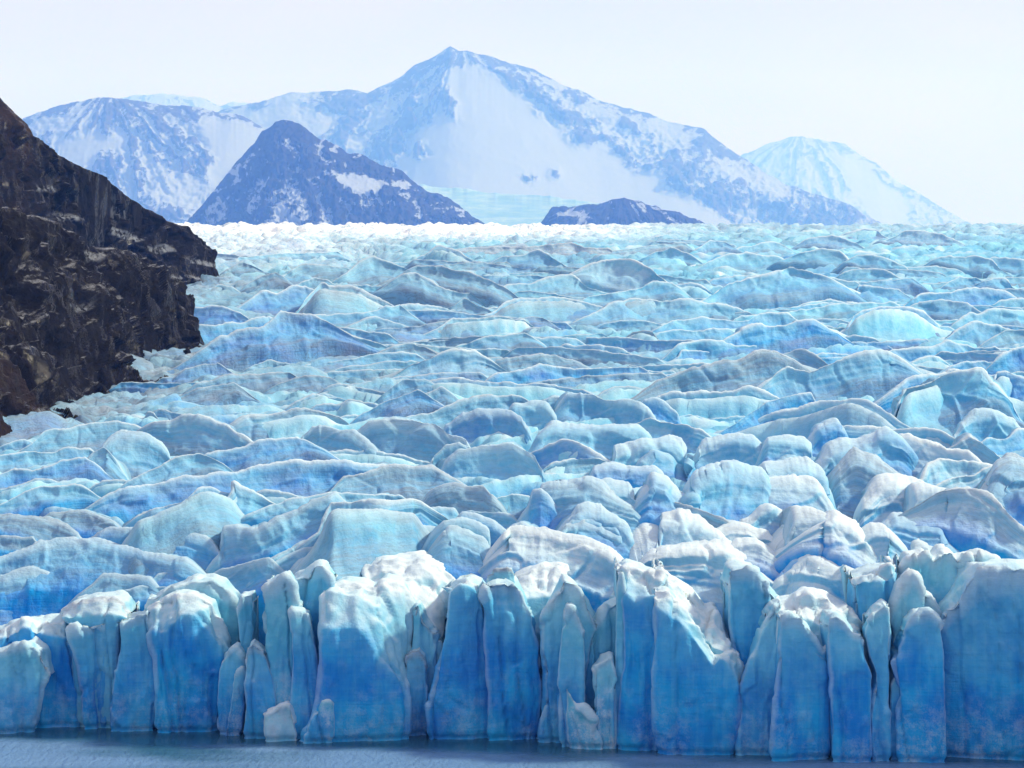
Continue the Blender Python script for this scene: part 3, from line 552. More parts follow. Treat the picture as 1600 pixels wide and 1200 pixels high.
    dirt = np.clip((gr*0.9+0.5*sstep(0.3, 0.0, vv)+0.45*sstep(1.05, 1.3, vv))*(1-hi*sstep(0.3, 0.0, vv)), 0, 1)
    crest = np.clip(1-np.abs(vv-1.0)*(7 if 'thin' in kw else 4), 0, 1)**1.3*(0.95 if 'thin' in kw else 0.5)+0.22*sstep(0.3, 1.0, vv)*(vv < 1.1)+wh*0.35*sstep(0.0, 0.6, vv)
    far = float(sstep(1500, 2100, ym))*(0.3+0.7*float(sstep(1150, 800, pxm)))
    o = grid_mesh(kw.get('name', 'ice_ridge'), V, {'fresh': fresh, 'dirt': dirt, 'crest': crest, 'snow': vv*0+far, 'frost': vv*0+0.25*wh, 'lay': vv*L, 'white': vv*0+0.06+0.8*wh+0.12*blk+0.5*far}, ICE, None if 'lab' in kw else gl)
    if 'lab' in kw:
        o['label'] = kw['lab']; o['category'] = 'ice block'; o['group'] = 'large ice blocks on the glacier'
    else:
        o.location = (-gl.location[0], -gl.location[1], 0)
rs = np.random.RandomState(21)
for i in range(76):                               # lesser waves between the traced ones
    y0 = 372+230*rs.rand()**0.9; x0_ = rs.uniform(300 if y0 < 560 else 150, 1620); sc_ = 0.45+0.9*(y0-360)/240
    n_ = 7; L_ = rs.uniform(110, 300)*sc_; hh = rs.uniform(8, 15)*sc_
    tx = np.linspace(0, 1, n_); pk = rs.uniform(0.25, 0.75)
    yy = y0-hh*0.6*np.maximum(0, 1-np.abs(tx-pk)*1.7)**1.3+rs.uniform(-0.12, 0.10)*L_*(tx-0.5)+rs.randn(n_)*0.5*sc_
    RIDGES.append((np.stack([x0_+tx*L_, yy], 1), hh, dict(b=rs.uniform(0.1, 0.8), g=rs.uniform(0.1, 0.8) if x0_ < 950 else rs.uniform(0, 0.45))))
def is_block(p, kw): return kw.get('e', 1) <= 0.4 and p[:, 1].mean() > 615 or p[:, 1].mean() > 797
for k, (p, d, kw) in enumerate(RIDGES):
    ridge(k, p, d, kw if is_block(p, kw) else dict(kw, thin=1))

# the flowing ice between the blocks: one height field, finely sampled along each line of sight over the ground
NC, NF = 640, 700
px = np.concatenate([np.linspace(-200, -20, 40, endpoint=False), np.linspace(-20, 1620, 550, endpoint=False), np.linspace(1620, 2060, 50)])
tf = np.linspace(0, 1, NF)
fr = yfront(px)+11
tg = (1/(1-tf*(1-(500/2330.0)**0.35))**(1/0.35)-1)/(2330/500.0-1)          # denser near the front
Yf = fr[:, None]+tg[None]*(2330-fr[:, None])             # columns x fine rows
Xf = (px[:, None]-800)/F*Yf
far = sstep(900, 1500, Yf)
wv = fbm(Xf/60, Yf/60, Xf*0+2, 2)*20
def crestn(n): return 1-np.abs(n)*2.2
n1 = fbm((Xf+wv*0.6)/40+3, (Yf+wv+Xf*0.22)/10.5, Xf*0+1, 2)
n2 = fbm((Xf-Yf*0.10)/17+7, (Yf+wv*0.5-Xf*0.15)/5.2, Xf*0+5, 2)
r1, r2 = crestn(n1), crestn(n2)
edge = np.exp(-(np.maximum(Yf-fr[:, None], 0)/34)**2)
Zf = zs(Yf)+(r1-0.55)*(4.2+2.0*far)+(np.sign(r2)*np.abs(r2)**1.3-0.45)*(2.1+1.1*far)-1.2-19*edge
Zf += sstep(1700, 2150, Yf)*(r2-0.4)*2.2*sstep(900, 300, px)[:, None]
MAIN = len(RIDGES)
for i in range(230):                              # small folds that stay part of the surface itself
    y0 = 368+440*rs.rand()**1.1; x0_ = rs.uniform(-150, 1650); sc_ = 0.40+0.85*(y0-360)/400
    n_ = 6; L_ = rs.uniform(70, 220)*sc_; hh = rs.uniform(7, 15)*sc_
    tx = np.linspace(0, 1, n_); pk = rs.uniform(0.2, 0.8)
    yy = y0-hh*0.7*np.maximum(0, 1-np.abs(tx-pk)*1.8)**1.2+rs.uniform(-0.2, 0.14)*L_*(tx-0.5)+rs.randn(n_)*0.9*sc_
    RIDGES.append((np.stack([x0_+tx*L_, yy], 1), hh, dict(b=rs.uniform(0.2, 0.9), g=rs.uniform(0.0, 0.5))))
WID = np.full(Zf.shape, -1, np.int16); CD = np.clip(1-r1, 0, 1)*2.0; HH = np.full(Zf.shape, 4.0)
for k, (p, drop, kw) in enumerate(RIDGES):
    if is_block(p, kw): continue
    drop *= 0.92+0.25*float(sstep(480, 680, p[:, 1].mean()))
    o_ = np.argsort(p[:, 0]); p = p[o_]
    nr = float(sstep(600, 760, p[:, 1].mean())); e = (3.4-2.2*nr)*drop
    c0 = int(np.searchsorted(px, p[0, 0]-e)); c1 = int(np.searchsorted(px, p[-1, 0]+e))
    if c1-c0 < 3: continue
    xx = px[c0:c1]
    cy = np.interp(xx, p[:, 0], p[:, 1]); cy = smooth1(cy, 6)
    cy = cy+drop*(0.10*fbm(xx/(drop*0.9)+k, xx*0+k*1.7, xx*0, 3))
    L = np.clip((p[0, 0]-xx)/e, 0, 1)+np.clip((xx-p[-1, 0])/e, 0, 1)
    lin = np.interp(xx, [p[0, 0], p[-1, 0]], [p[0, 1], p[-1, 1]])
    d = max(drop-np.mean(lin-cy), 0.35*drop)
    Yb = np.maximum(ysurf(lin+d), yfront(xx)+20); Yb = smooth1(Yb, 4)
    wX = (xx[-1]-xx[0])/F*Yb.mean(); sp = Yb.max()-Yb.min(); Yb = Yb.min()+(Yb-Yb.min())*min(1.0, 0.40*wX/max(sp, 1e-3))
    Hm = drop/F*Yb
    Yc_ = Yb+0.8*Hm
    Yc_ = Yc_+0.45*Hm*(k < MAIN)
    zc = HC-(cy-HY)/F*Yc_-0.22*Hm*(k < MAIN)-Hm*(1.3+0.35*nr)*L**(1.25-0.2*nr)
    for c in range(c0, c1):
        q = c-c0; H = Hm[q]; yy = Yf[c]
        a = np.searchsorted(yy, Yc_[q]-9.0*H); b_ = np.searchsorted(yy, Yc_[q]+5.5*H)
        t = (yy[a:b_]-Yc_[q])/H
        rd = 0.035
        fz = np.where(t < 0, 1.4*(1-np.exp(np.minimum(t, 0)/0.72))+(0.35 if Yc_[q] > 600 else 1.1)*np.maximum(-t-1.0, 0), 0.30*t+0.05*t*t)
        fz = np.sqrt(fz*fz+rd*rd)-rd
        z = zc[q]-H*fz
        g = z-Zf[c, a:b_]
        kk = 0.12*H
        m = z > Zf[c, a:b_]
        hh = np.clip(0.5+0.5*g/kk, 0, 1)
        Zf[c, a:b_] = Zf[c, a:b_]*(1-hh)+z*hh+kk*hh*(1-hh)
        WID[c, a:b_][m] = -1 if k < MAIN else k; CD[c, a:b_][m] = np.where(t < 0, fz, 0.12*t)[m]; HH[c, a:b_][m] = H
Zf = smooth1(Zf, 1, 0); CD = smooth1(smooth1(CD, 1, 1), 1, 0)
V = np.stack([Xf, Yf, Zf], -1).transpose(1, 0, 2).copy()
ID = WID.T.astype(int); Cd = CD.T.copy(); Hh = HH.T.copy(); Rr = (r1*0.6+r2*0.4).T.copy()
N = grid_normals(V); N[N[..., 2] < 0] *= -1
x, y, z = V[..., 0], V[..., 1], V[..., 2]
Lh = np.clip(Hh, 1.5, 7)
an = fbm(x/60, y/60, z*0, 2)*3.5
sc1 = (ridged((x+z*an)/4.6, y/9, z/8, 2)**2-0.45)*1.0
f1, f2, cid = worley((x+z*0.3)/5, y/6.5, z/4)
dd = sc1*sstep(0.05, 0.5, Cd)+(ridged(x/7.5+4, y/11, z/6, 3)-0.62)*2.0+(cid-0.5)*0.8*sstep(0.0, 0.2, f2-f1)+fbm(x/1.3, y/1.8, z/0.9, 2)*0.28
V = V+N*(dd*(0.35+0.65*sstep(0.0, 0.4, Cd)))[..., None]
# wall of ice below the front edge
nw = 40; tw = np.linspace(0, 1, nw, endpoint=False)[:, None]
Wl = np.repeat(V[0][None], nw, 0); Wl[..., 2] = -2+(V[0][None, :, 2]+2)*tw
Wl[..., 1] += fbm(Wl[..., 0]/4, Wl[..., 2]/16, Wl[..., 0]*0, 4)*2.5-1.5*(1-tw)
V = np.concatenate([Wl, V])
padw = lambda A, v: np.concatenate([np.full((nw, NC), v, A.dtype), A])
ID = padw(ID, -1); Cd = padw(Cd, 1.0); Rr = padw(Rr, 0.3)
pxx = np.repeat(px[None], V.shape[0], 0); Yv = V[..., 1]
kb = np.array([RIDGES[k][2].get('b', 0.48) for k in range(len(RIDGES))]+[0.3]); kg = np.array([RIDGES[k][2].get('g', 0.12) for k in range(len(RIDGES))]+[0.3])
n3 = fbm(V[..., 0]/45, V[..., 1]/90, V[..., 2]*0+8, 3); n4 = fbm(V[..., 0]/120+3, V[..., 1]/60, V[..., 2]*0+8, 2)
left = sstep(1150, 500, pxx)
gg = smooth1(smooth1(kg[ID], 6, 0), 6, 1); bb = smooth1(smooth1(kb[ID], 4, 0), 4, 1)
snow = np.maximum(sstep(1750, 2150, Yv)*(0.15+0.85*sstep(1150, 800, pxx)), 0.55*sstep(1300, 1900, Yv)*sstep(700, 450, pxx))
trough = sstep(0.75, 1.3, Cd)
dirt = np.clip(gg*0.75+0.35*trough+0.45*n4+(0.42*left-0.10)*sstep(600, 750, Yv)*sstep(2100, 1600, Yv)+n3*0.4-0.1, 0, 1)*(1-0.8*snow)
cpx = np.interp(Yv, [670, 735, 780, 840, 950, 1010, 1200, 1400, 1450], [0, 170, 240, 290, 322, 290, 270, 348, 250])
mor = np.exp(-np.maximum(pxx-cpx-6, 0)/16)*sstep(640, 680, Yv)*sstep(1500, 1430, Yv)
dirt = np.clip(dirt+0.9*mor, 0, 1)
fresh = np.clip(bb*(0.35+0.75*sstep(0.1, 1.0, Cd))*(1-0.2*sstep(900, 1500, Yv))+n3*0.3, 0, 1)
crest = np.clip(np.exp(-Cd/0.15)*(1.0+0.5*sstep(700, 1000, Yv)), 0, 1.3)
fresh[:nw] = 1.0; dirt[:nw] = 0; crest[:nw] = 0; snow[:nw] = 0
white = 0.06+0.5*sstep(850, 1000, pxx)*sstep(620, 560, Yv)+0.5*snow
NV = smooth1(smooth1(grid_normals(V), 2, 0), 1, 1); NV /= np.linalg.norm(NV, axis=-1, keepdims=True)
if NV[..., 2].mean() < 0: NV = -NV
R_, C_ = V.shape[:2]
fid = ID[:-1, :-1].copy()
big = {k: int((fid == k).sum()) for k in range(len(RIDGES))}
vidx = np.arange(R_*C_).reshape(R_, C_)
quads = np.stack([vidx[:-1, :-1], vidx[:-1, 1:], vidx[1:, 1:], vidx[1:, :-1]], -1)
VF = V.reshape(-1, 3); NF_ = NV.reshape(-1, 3)
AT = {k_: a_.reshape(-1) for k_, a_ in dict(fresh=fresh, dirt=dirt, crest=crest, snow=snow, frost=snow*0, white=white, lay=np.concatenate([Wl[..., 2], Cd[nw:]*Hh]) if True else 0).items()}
def submesh(name, mask, parent):
    q = quads[mask]; n = len(q)
    u, inv = np.unique(q.reshape(-1), return_inverse=True)
    me = bpy.data.meshes.new(name)
    me.vertices.add(len(u)); me.vertices.foreach_set('co', VF[u].reshape(-1).astype(np.float32))
    me.loops.add(n*4); me.loops.foreach_set('vertex_index', inv.reshape(-1).astype(np.int32))
    me.polygons.add(n); me.polygons.foreach_set('loop_start', np.arange(0, n*4, 4, dtype=np.int32)); me.polygons.foreach_set('loop_total', np.full(n, 4, dtype=np.int32))
    me.update(calc_edges=True); me.polygons.foreach_set('use_smooth', np.ones(n, dtype=bool))
    for k_, a_ in AT.items():
        at = me.attributes.new(k_, 'FLOAT', 'POINT'); at.data.foreach_set('value', a_[u].astype(np.float32))
    me.normals_split_custom_set_from_vertices(NF_[u].astype(np.float32))
    me.materials.append(ICE)
    ob = bpy.data.objects.new(name, me); col.objects.link(ob)
    if parent is not None: ob.parent = parent
    return ob
rest = np.ones(fid.shape, bool)
for k in range(len(RIDGES)):
    if big[k] < 60 or k >= MAIN: continue
    mk = fid == k; rest &= ~mk
    kw = RIDGES[k][2]
    ob = submesh(kw.get('name', 'ice_ridge'), mk, None if 'lab' in kw else gl)
    if 'lab' in kw:
        ob['label'] = kw['lab']; ob['category'] = 'ice block'; ob['group'] = 'large ice blocks on the glacier'; ob['kind'] = 'thing'
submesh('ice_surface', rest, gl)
for o in gl.children: o.location = (0, -500, 0)

# ------------------------------------------------------------------ ice pillars of the calving front
PN = [0]
def P(label, off, lines, back=9.0, rise=0.0, rough=1.0, fresh=0.8, frost=0.25, dirt=0.1, white=0.0, bulge=None, nm='ice_pillar', cat='ice pillar', step=0.34):
    """lines: base first (it is put at the water), then higher and higher; each (metres further back, points)."""
    k = PN[0]; PN[0] += 1
    b0 = PT(lines[0][1]); xm = 0.5*(b0[0][0]+b0[-1][0])
    Y0 = float(yfront(xm))+off
    wm = max(max(q[0] for q in PT(s))-min(q[0] for q in PT(s)) for _, s in lines)/F*Y0
    nu = int(np.clip(wm/step, 26, 130))
    u = np.linspace(-1, 1, nu); u = np.sign(u)*(1-(1-np.abs(u))**1.25)
    us = (u+1)/2
    B = wm*0.11 if bulge is None else bulge; tl = random.uniform(-0.14, 0.14)*wm
    Ls = []
    for i, (o_, s) in enumerate(lines):
        p = resample(PT(s), 400); t = np.linspace(0, 1, 400)
        xx = np.interp(us, t, p[:, 0]); yy = np.interp(us, t, p[:, 1])
        xx = xx+(xx-xx.mean())*0.07; Y = Y0+o_+B*np.abs(u)**9+tl*u
        q = w3(xx, yy, Y)
        if i == 0: q = np.stack([(xx-800)/F*Y0, Y, np.full(nu, -1.5)], -1)
        else: q[:, 0] = (xx-800)/F*(Y0+o_*0.5+0.0*Y)
        Ls.append(q)
    rows = []; hv = []
    for i in range(len(Ls)-1):
        dist = np.linalg.norm(Ls[i+1]-Ls[i], axis=1).mean(); n = max(4, int(dist/step))
        for t in np.linspace(0, 1, n, endpoint=False): rows.append(Ls[i]*(1-t)+Ls[i+1]*t); hv.append(i+t)
    rows.append(Ls[-1]); hv.append(len(Ls)-1)
    V = smooth1(np.array(rows), 1, 0); nr0 = len(rows)
    nb = 12; tb = np.linspace(0, 1, nb+1)[1:, None, None]
    Bk = V[-1][None]+tb*np.array([0, back, rise]); 
    dn = np.repeat(Bk[-1][None], 5, 0); dn[..., 2] = Bk[-1][None, :, 2]*(1-np.linspace(0.25, 1, 5)[:, None])-2*np.linspace(0.25, 1, 5)[:, None]
    V = np.concatenate([V, Bk, dn])
    # side walls
    ns = 8; ts = np.linspace(1, 0, ns, endpoint=False)
    lft = np.stack([V[:, 0]+np.array([wm*0.05, back, 0])*t**1.0 for t in ts], 1); rgt = np.stack([V[:, -1]+np.array([-wm*0.05, back, 0])*t for t in ts[::-1]], 1)
    V = np.concatenate([lft, V, rgt], 1)
    R_, C_ = V.shape[:2]
    h = np.concatenate([np.array(hv)/(len(Ls)-1), 1+np.linspace(0.05, 0.5, nb), np.full(5, 1.5)])[:, None]+np.zeros(C_)[None]
    N = grid_normals(V)
    x, y, z = V[..., 0]+k*17.1, V[..., 1], V[..., 2]
    d = (ridged(x/3.4, y/3.4, z/26, 3)-0.62)*1.5*rough
    f1, f2, cid = worley((x+z*0.12)/3.6, y/3.6, z/11.0)
    d = d+(cid-0.5)*1.9*sstep(0.02, 0.12, f2-f1)*(0.35+0.65*rough)
    d = d+fbm(x/5, y/5, z/9, 3)*0.55*rough+fbm(x/1.1, y/1.1, z/1.6, 3)*0.18*(0.4+0.6*rough)+fbm(x/0.45, y/0.45, z/0.5, 2)*0.06
    f1, f2, cid = worley(x/1.5+5, y/1.5, z/2.6)
    d = d+(cid-0.5)*0.28*sstep(0.02, 0.2, f2-f1)*(0.4+rough*0.6)
    d = d*(0.55+0.45*sstep(0.25, 0.0, np.abs(h-1)))*np.minimum(1, (R_-1-np.arange(R_))/6.0)[:, None]
    cn = np.abs(fbm(x/3.4+z*0.03+fbm(z/7, x/9, y/9, 2)*0.35, y/9+k, z/60, 1)); cn2 = np.abs(fbm(x/1.7+9-z*0.02+fbm(z/4, x/6, y/6, 2)*0.3, y/7+k, z/50, 1))
    d = d-(sstep(0.12, 0.0, cn)*1.0+sstep(0.14, 0, cn2)*0.25)*rough*sstep(1.15, 0.9, h)
    # a thin wave-cut notch at the water
    d = d-0.5*np.exp(-((z-0.3)/0.5)**2)
    V = V+N*d[..., None]
    hz = V[..., 2]/30.0
    offs = [q[0] for q in lines]; hf = next((i/(len(lines)-1) for i in range(1, len(lines)-1) if offs[i+1]-offs[i] >= 2.4), 1.0)
    sl = sstep(hf-0.07, hf+0.12, h+0.10*fbm(x/4, y/4, z/4, 3)) if hf < 1 else sstep(1.02, 1.15, h)
    fr = np.clip(fresh+0.12-0.72*sstep(0.3, 1.05, h)-white*0.6, 0, 1)
    fr = fr*(1-0.85*sl)
    fro = np.clip(frost*(sstep(0.5, 0.05, hz)*1.5+0.05)+white*0.5, 0, 1)
    ue = np.concatenate([np.full(ns, 0.0), np.abs(u), np.full(ns, 0.0)])[None]
    cr = np.clip(1-np.abs(h-1)*10, 0, 1)*0.75+0.4*sstep(0.86, 0.97, ue)*sstep(0.0, 0.3, h)+0.25*sl+white*0.6*sstep(0.1, 0.5, h)
    di = dirt*(0.3+1.2*np.clip(1-np.abs(h-1)*8, 0, 1))
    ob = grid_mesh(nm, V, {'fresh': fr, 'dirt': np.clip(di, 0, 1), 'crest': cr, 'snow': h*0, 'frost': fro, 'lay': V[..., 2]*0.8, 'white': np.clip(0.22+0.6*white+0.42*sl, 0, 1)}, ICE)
    ob['kind'] = 'thing'; ob['label'] = label; ob['category'] = cat; ob['group'] = 'ice pillars along the glacier front'
    return ob

P('low rounded ice block with a pale hooded top at the far left of the front', 0, [(0,'-60,1147 51,1143'),(0,'-60,1090 61,1075'),(0.6,'-60,1035 -5,1021 17,1013 42,1006 60,1019 67,1041 72,1055')], fresh=.55)
P('rounded dark blue ice mass behind the low hooded block at the far left', 5, [(0,'-60,1143 127,1143'),(0,'-60,1080 128,1075'),(1,'-60,1010 0,1000 28,985 45,980 65,992 93,1000 120,1030'),(4,'-60,1000 -20,995 14,979 34,973 93,970 100,987 118,1010')], fresh=.95)
P('blue ice column flaring upward beneath a grey overhanging cap', 3, [(0,'130,1144 167,1144'),(0,'133,1104 170,1095'),(-.5,'127,1040 183,1025'),(-1,'113,983 136,979 161,973 181,977')], back=7)
P('grey ice cap slab lying across the top of the flaring blue column', 4, [(0,'118,1143 180,1143'),(-1,'113,983 136,979 161,973 184,969'),(-.8,'97,965 136,962 178,960 196,966'),(3,'96,957 113,945 147,936 178,934 192,942 199,958')], fresh=.2, dirt=.4, rough=.6)
P('ice column with a slanting top and a dark vertical joint at its right', 1, [(0,'168,1144 241,1140'),(0,'174,1082 244,1070'),(0.5,'186,1018 243,1018'),(1,'184,975 195,973 210,966 227,958 231,954')], fresh=.7)
P('broad ice block with a deep blue face under a pale sloping brow', 1, [(0,'243,1146 337,1147'),(0,'243,1070 345,1070'),(0.4,'242,1020 354,1030'),(1,'234,992 245,985 262,985 275,970 283,960 306,962 322,985 352,1030'),(5,'232,950 252,936 283,929 312,931 329,942 345,985 360,1028')], fresh=.95)
P('pale ice slab rising behind the broad block with the deep blue face', 7, [(0,'250,1146 358,1148'),(0,'250,1050 362,1050'),(1,'240,990 366,1010'),(3,'230,945 258,925 300,909 325,906 345,916 362,940 376,965')], fresh=.5)
P('small pointed ice shard standing in the water left of the twin spires', 0.5, [(0,'338,1151 375,1153'),(0,'340,1100 379,1095'),(0.3,'343,1047 381,1050'),(.6,'348,1034 351,1030 368,1011 378,1027 381,1040')], back=5, rough=.6)
P('narrow leaning fin of ice against the small pointed shard', -.5, [(0,'346,1152 376,1153'),(0,'360,1110 380,1110'),(.3,'366,1056 370,1049 378,1043 383,1052')], back=4, rough=.5, frost=.5)
P('ice spire with a dirt-tipped double point', 0, [(0,'376,1154 414,1156'),(0,'387,1095 430,1100'),(.3,'384,1058 425,1058'),(.6,'383,1030 386,1013 394,1004 405,1013 413,1022')], back=5, rough=.6, dirt=.4)
P('heap of crushed white ice at the foot of the pale tall wall', -1, [(0,'408,1155 470,1160'),(.6,'413,1118 433,1109 439,1106 447,1101 453,1104 462,1130')], back=5, rough=.8, white=.7, frost=1)
P('thin upright sliver of ice in a deep blue gap', 7, [(0,'372,1148 400,1150'),(0,'378,1030 390,1030'),(.5,'374,950 379,931 394,927 397,942')], back=5, rough=.4, fresh=.6)
P('tall pale lavender ice wall between the spires and the big bright block', 3.5, [(0,'425,1157 462,1157'),(0,'425,1100 460,1100'),(.3,'416,1015 459,1000'),(.8,'414,918 433,908 447,900 456,914 460,945')], fresh=.35, frost=.9, rough=.9)
P('slim ice flake with a slanting tip in front of the pale tall wall', 1.5, [(0,'452,1157 505,1158'),(0,'457,1060 499,1070'),(.3,'458,1000 491,1010'),(.8,'456,953 467,955 479,960 483,975')], back=5, rough=.6, fresh=.6)
P('back wall of ice with a bright blue hollow beside the big bright block', 9, [(0,'445,1157 520,1157'),(0,'448,1000 516,1000'),(1,'451,915 479,897 490,885 501,884 513,897 519,912')], fresh=.75)
P('biggest bright ice block with a white sunlit slope above a blue face', -.5, [(0,'468,1160 560,1162 634,1158'),(0,'490,1115 636,1110'),(.2,'503,1050 635,1090'),(.6,'502,992 510,984 524,982 547,980 564,986 578,1007 589,1033 612,1053 632,1075'),(5,'504,932 515,924 544,926 564,931 592,953 606,985 620,1019 636,1060'),(12,'512,917 541,910 566,912 583,921 600,905 627,912 640,934 648,950 650,1000')], fresh=.8, white=.0, rough=.5)
P('small ice blade leaning on the bottom of the biggest bright block', -2, [(0,'468,1161 520,1162'),(0,'490,1120 522,1120'),(.3,'505,1097 513,1094 520,1100')], back=4, rough=.6, fresh=.6, frost=.6)
P('short dirt-capped ice stub in the dark cleft beside the biggest block', 4, [(0,'634,1155 668,1155'),(0,'633,1080 668,1080'),(.4,'634,1027 645,1018 654,1015 663,1027 667,1045')], back=6, rough=.5, dirt=.6)
P('fine ice slivers below the white fluted slope', 7, [(0,'638,1155 684,1155'),(0,'645,1050 680,1050'),(.6,'641,962 646,946 654,945 665,973 678,990')], back=6, rough=.9, fresh=.5)
P('white fluted ice slope with blue rays behind the cleft', 10, [(0,'560,1156 720,1156'),(0,'570,1010 690,1000'),(4,'580,925 640,930 690,970'),(14,'560,882 600,874 660,872 690,888 718,918')], fresh=.25, white=.6, rough=.6)
P('broad blue ice buttress with a rounded inner pillar and a dirty cap', 0.5, [(0,'669,1155 765,1157'),(0,'668,1107 765,1100'),(.2,'683,1050 764,1050'),(.5,'695,990 760,985'),(1,'703,930 708,922 718,914 728,913 740,920 752,940 759,965'),(5,'703,928 718,910 734,905 750,913 764,940')], fresh=.85, dirt=.25)
P('tall flat-topped blue ice pillar with a grey lump on top', 1, [(0,'762,1157 838,1160'),(0,'765,1085 846,1085'),(.2,'760,1020 843,1020'),(.5,'758,975 833,985'),(1,'760,940 763,914 775,908 790,907 804,911 812,930 826,965')], fresh=.85)
P('grey lump of old ice lying on the tall flat-topped pillar', 5, [(0,'764,1150 806,1150'),(0,'766,912 805,910'),(.5,'768,903 776,892 799,891 803,904')], back=4, fresh=.2, dirt=.8, rough=.5)
P('speckled white ice slope behind the flat-topped pillar', 9, [(0,'800,1160 880,1160'),(0,'810,1000 860,990'),(2,'808,935 875,930'),(9,'800,905 830,890 850,884 885,888')], fresh=.4, white=.5, rough=.5)
P('ribbed ice pillar with a pointed white peak near the middle of the front', 0.5, [(0,'838,1160 905,1167'),(0,'848,1110 918,1115'),(.2,'849,1050 916,1050'),(.8,'850,990 924,1000'),(1.5,'856,960 869,931 881,905 892,910 903,919 915,945 935,980')], fresh=.55)
P('rounded slender ice rib in front of the pointed white peak', -1.5, [(0,'880,1164 922,1168'),(0,'874,1090 913,1090'),(.2,'877,1030 912,1030'),(.8,'885,957 888,949 895,948 902,960 911,988')], back=5, fresh=.5, rough=.6)
P('crumbling white ice shard standing at the water left of the tall column', -.5, [(0,'925,1167 967,1172'),(0,'932,1095 962,1090'),(.4,'929,1048 940,1036 955,1027 960,1060')], back=6, rough=1.1, frost=1, fresh=.35)
P('low frosted ice wedge at the foot of the ribbed pillar', -2, [(0,'893,1166 948,1170'),(.5,'886,1075 900,1100 912,1110 926,1128')], back=5, rough=.9, frost=1, fresh=.4)
P('narrow stacked ice slabs in the recess left of the tall column', 6, [(0,'912,1166 968,1170'),(0,'914,1050 964,1040'),(1,'928,985 946,953 966,940')], fresh=.5)
P('tall blue ice column with a notched cyan top in the middle of the front', 1, [(0,'963,1172 1032,1177'),(0,'968,1090 1028,1085'),(.1,'974,1041 1028,1040'),(.3,'974,980 1028,980'),(.8,'973,937 981,933 994,943 1008,933 1028,928'),(6,'968,892 985,886 1005,892 1025,898 1038,892')], fresh=.9, rough=.7)
P('thin pale edge slab along the left side of the tall notched column', 2, [(0,'958,1172 978,1173'),(0,'961,1060 978,1060'),(.5,'967,900 972,895 979,935')], back=7, rough=.4, fresh=.45)
P('wide blue ice block with a crest sloping down to the right', -.5, [(0,'1029,1176 1090,1180 1147,1182'),(0,'1024,1086 1155,1085'),(.1,'1023,1040 1158,1082'),(.5,'1025,945 1036,955 1053,965 1073,979 1090,1002 1107,1027 1114,1038 1124,1027 1135,1037 1147,1058 1158,1080'),(3.5,'1028,920 1050,925 1065,940 1080,965 1100,995 1118,1020 1135,1012 1147,1020 1160,1045')], fresh=.85, rough=.7)
P('white sloping ice ledge above the wide block with the slanting crest', 4, [(0,'1030,1176 1160,1182'),(0,'1027,1000 1160,1060'),(.5,'1028,930 1060,940 1085,970 1110,1010 1150,1025'),(6,'1030,892 1050,905 1085,925 1105,955 1120,953 1133,985 1150,1015')], fresh=.4, white=.5)
P('upright ice slab with a dark blue side set back in the right half', 9, [(0,'1140,1182 1240,1186'),(0,'1150,1050 1200,1040'),(.5,'1140,985 1215,975'),(1.5,'1138,915 1142,888 1167,887 1181,891 1192,908 1212,934 1238,957')], fresh=.8)
P('long leaning ice slab narrowing upward to the right', 1.5, [(0,'1143,1182 1208,1185'),(0,'1157,1129 1213,1130'),(.2,'1158,1080 1216,1080'),(.5,'1177,1035 1219,1035'),(.8,'1190,990 1221,990'),(1.5,'1200,964 1210,950 1222,945')], fresh=.6)
P('blue ice pillar with a rounded top split from its neighbour by a thin dark crack', -.5, [(0,'1205,1187 1298,1190'),(0,'1212,1130 1298,1130'),(.1,'1217,1040 1296,1040'),(.6,'1219,966 1226,963 1237,960 1249,965 1263,979 1271,995 1277,1012 1283,1019 1290,1013 1295,1010')], fresh=.85, rough=.6)
P('white ice crest behind the split pillars with a deep notch', 4, [(0,'1215,1187 1350,1190'),(0,'1220,1010 1350,1010'),(.5,'1222,958 1245,960 1285,975 1300,965 1340,985'),(4,'1222,950 1252,938 1265,931 1294,931 1308,943 1325,955 1345,985')], fresh=.4, white=.6)
P('blue ice pillar with a sloping shoulder right of the thin dark crack', -.8, [(0,'1302,1190 1363,1191'),(0,'1300,1115 1361,1110'),(.1,'1301,1060 1362,1055'),(.3,'1296,1015 1353,1030'),(.8,'1293,978 1299,965 1308,962 1319,970 1333,990 1344,992 1350,1004')], fresh=.85, rough=.6)
P('slim pale ice column between two dark slots on the right', 0, [(0,'1363,1191 1390,1191'),(0,'1362,1115 1388,1100'),(.1,'1368,1055 1390,1060'),(.4,'1354,990 1392,990'),(1,'1359,970 1368,957 1384,945 1390,949')], back=7, fresh=.6, rough=.5)
P('short ice fin deep in the slot beside the slim pale column', 1.5, [(0,'1388,1191 1418,1191'),(0,'1392,1100 1416,1100'),(.3,'1394,1070 1405,1045 1413,1045 1417,1070')], back=6, fresh=.7, rough=.4)
P('broad blue ice pillar with a dome-shaped top', -.8, [(0,'1402,1190 1477,1190'),(0,'1410,1080 1475,1080'),(.1,'1399,1033 1474,1030'),(.4,'1413,1000 1472,1000'),(.9,'1417,988 1421,973 1435,959 1452,957 1463,965 1471,982')], fresh=.9, frost=.5, rough=.6)
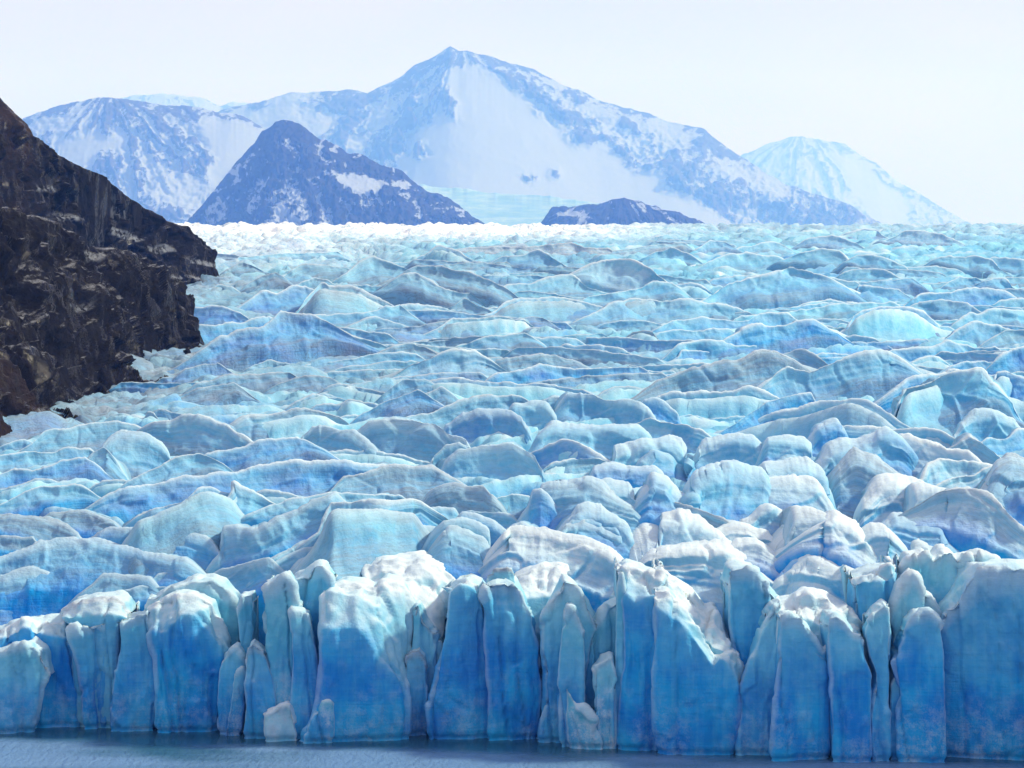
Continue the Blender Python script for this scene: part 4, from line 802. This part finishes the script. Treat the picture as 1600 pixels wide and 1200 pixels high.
P('largest flat blue ice wall at the far right rising to a level top', -.5, [(0,'1472,1190 1700,1186'),(0,'1475,1120 1700,1110'),(.1,'1474,1050 1700,1050'),(.8,'1471,990 1483,965 1506,934 1520,908 1534,891 1563,890 1591,888 1625,893 1700,900')], fresh=.95, frost=.4, rough=.55, back=14)
P('ice buttress jutting into the lake beyond the right edge', -12, [(0,'1655,1260 1790,1265'),(0,'1655,1160 1790,1160'),(1,'1650,1035 1670,1020 1700,1000 1790,1010')], fresh=.9, rough=.5, back=18)
P('white pyramid of ice behind the dome-topped pillar', 7, [(0,'1395,1190 1470,1190'),(0,'1398,1040 1462,1040'),(1,'1396,960 1410,914 1427,891 1438,917 1455,936 1466,960')], fresh=.5, white=.4)
P('square pale ice block with a level rim behind the slim column', 9, [(0,'1325,1190 1400,1190'),(0,'1328,1000 1395,1000'),(.6,'1331,911 1353,908 1376,911 1398,895'),(3,'1335,905 1360,895 1380,890 1402,886')], fresh=.55)
P('jumbled cyan ice blocks behind the white pyramid on the right', 14, [(0,'1410,1190 1570,1190'),(0,'1415,960 1560,960'),(1,'1419,885 1430,872 1452,866 1461,877 1477,862 1486,863 1500,876 1537,866 1551,877 1562,890')], fresh=.6, white=.2)

# ------------------------------------------------------------------ hazy air
hb = bpy.data.meshes.new('haze')
x0, x1, y0, y1, z0, z1 = -23000, 23000, -300, 98000, -1202, 4400
vs = [(x, y, z) for z in (z0, z1) for y in (y0, y1) for x in (x0, x1)]
hb.from_pydata(vs, [], [(0, 2, 3, 1), (4, 5, 7, 6), (0, 1, 5, 4), (2, 6, 7, 3), (0, 4, 6, 2), (1, 3, 7, 5)])
b = NB('haze_air')
pv = b.n('ShaderNodeVolumePrincipled', ins={'Color': C4(0.12, 0.32, 1.0), 'Density': HAZE_D, 'Anisotropy': 0.1})
pv.inputs['Absorption Color'].default_value = C4(1, 1, 1)
b.s(b.out.inputs['Volume'], pv.outputs[0])
hb.materials.append(b.m)
ho = bpy.data.objects.new('haze', hb); col.objects.link(ho); ho['kind'] = 'stuff'
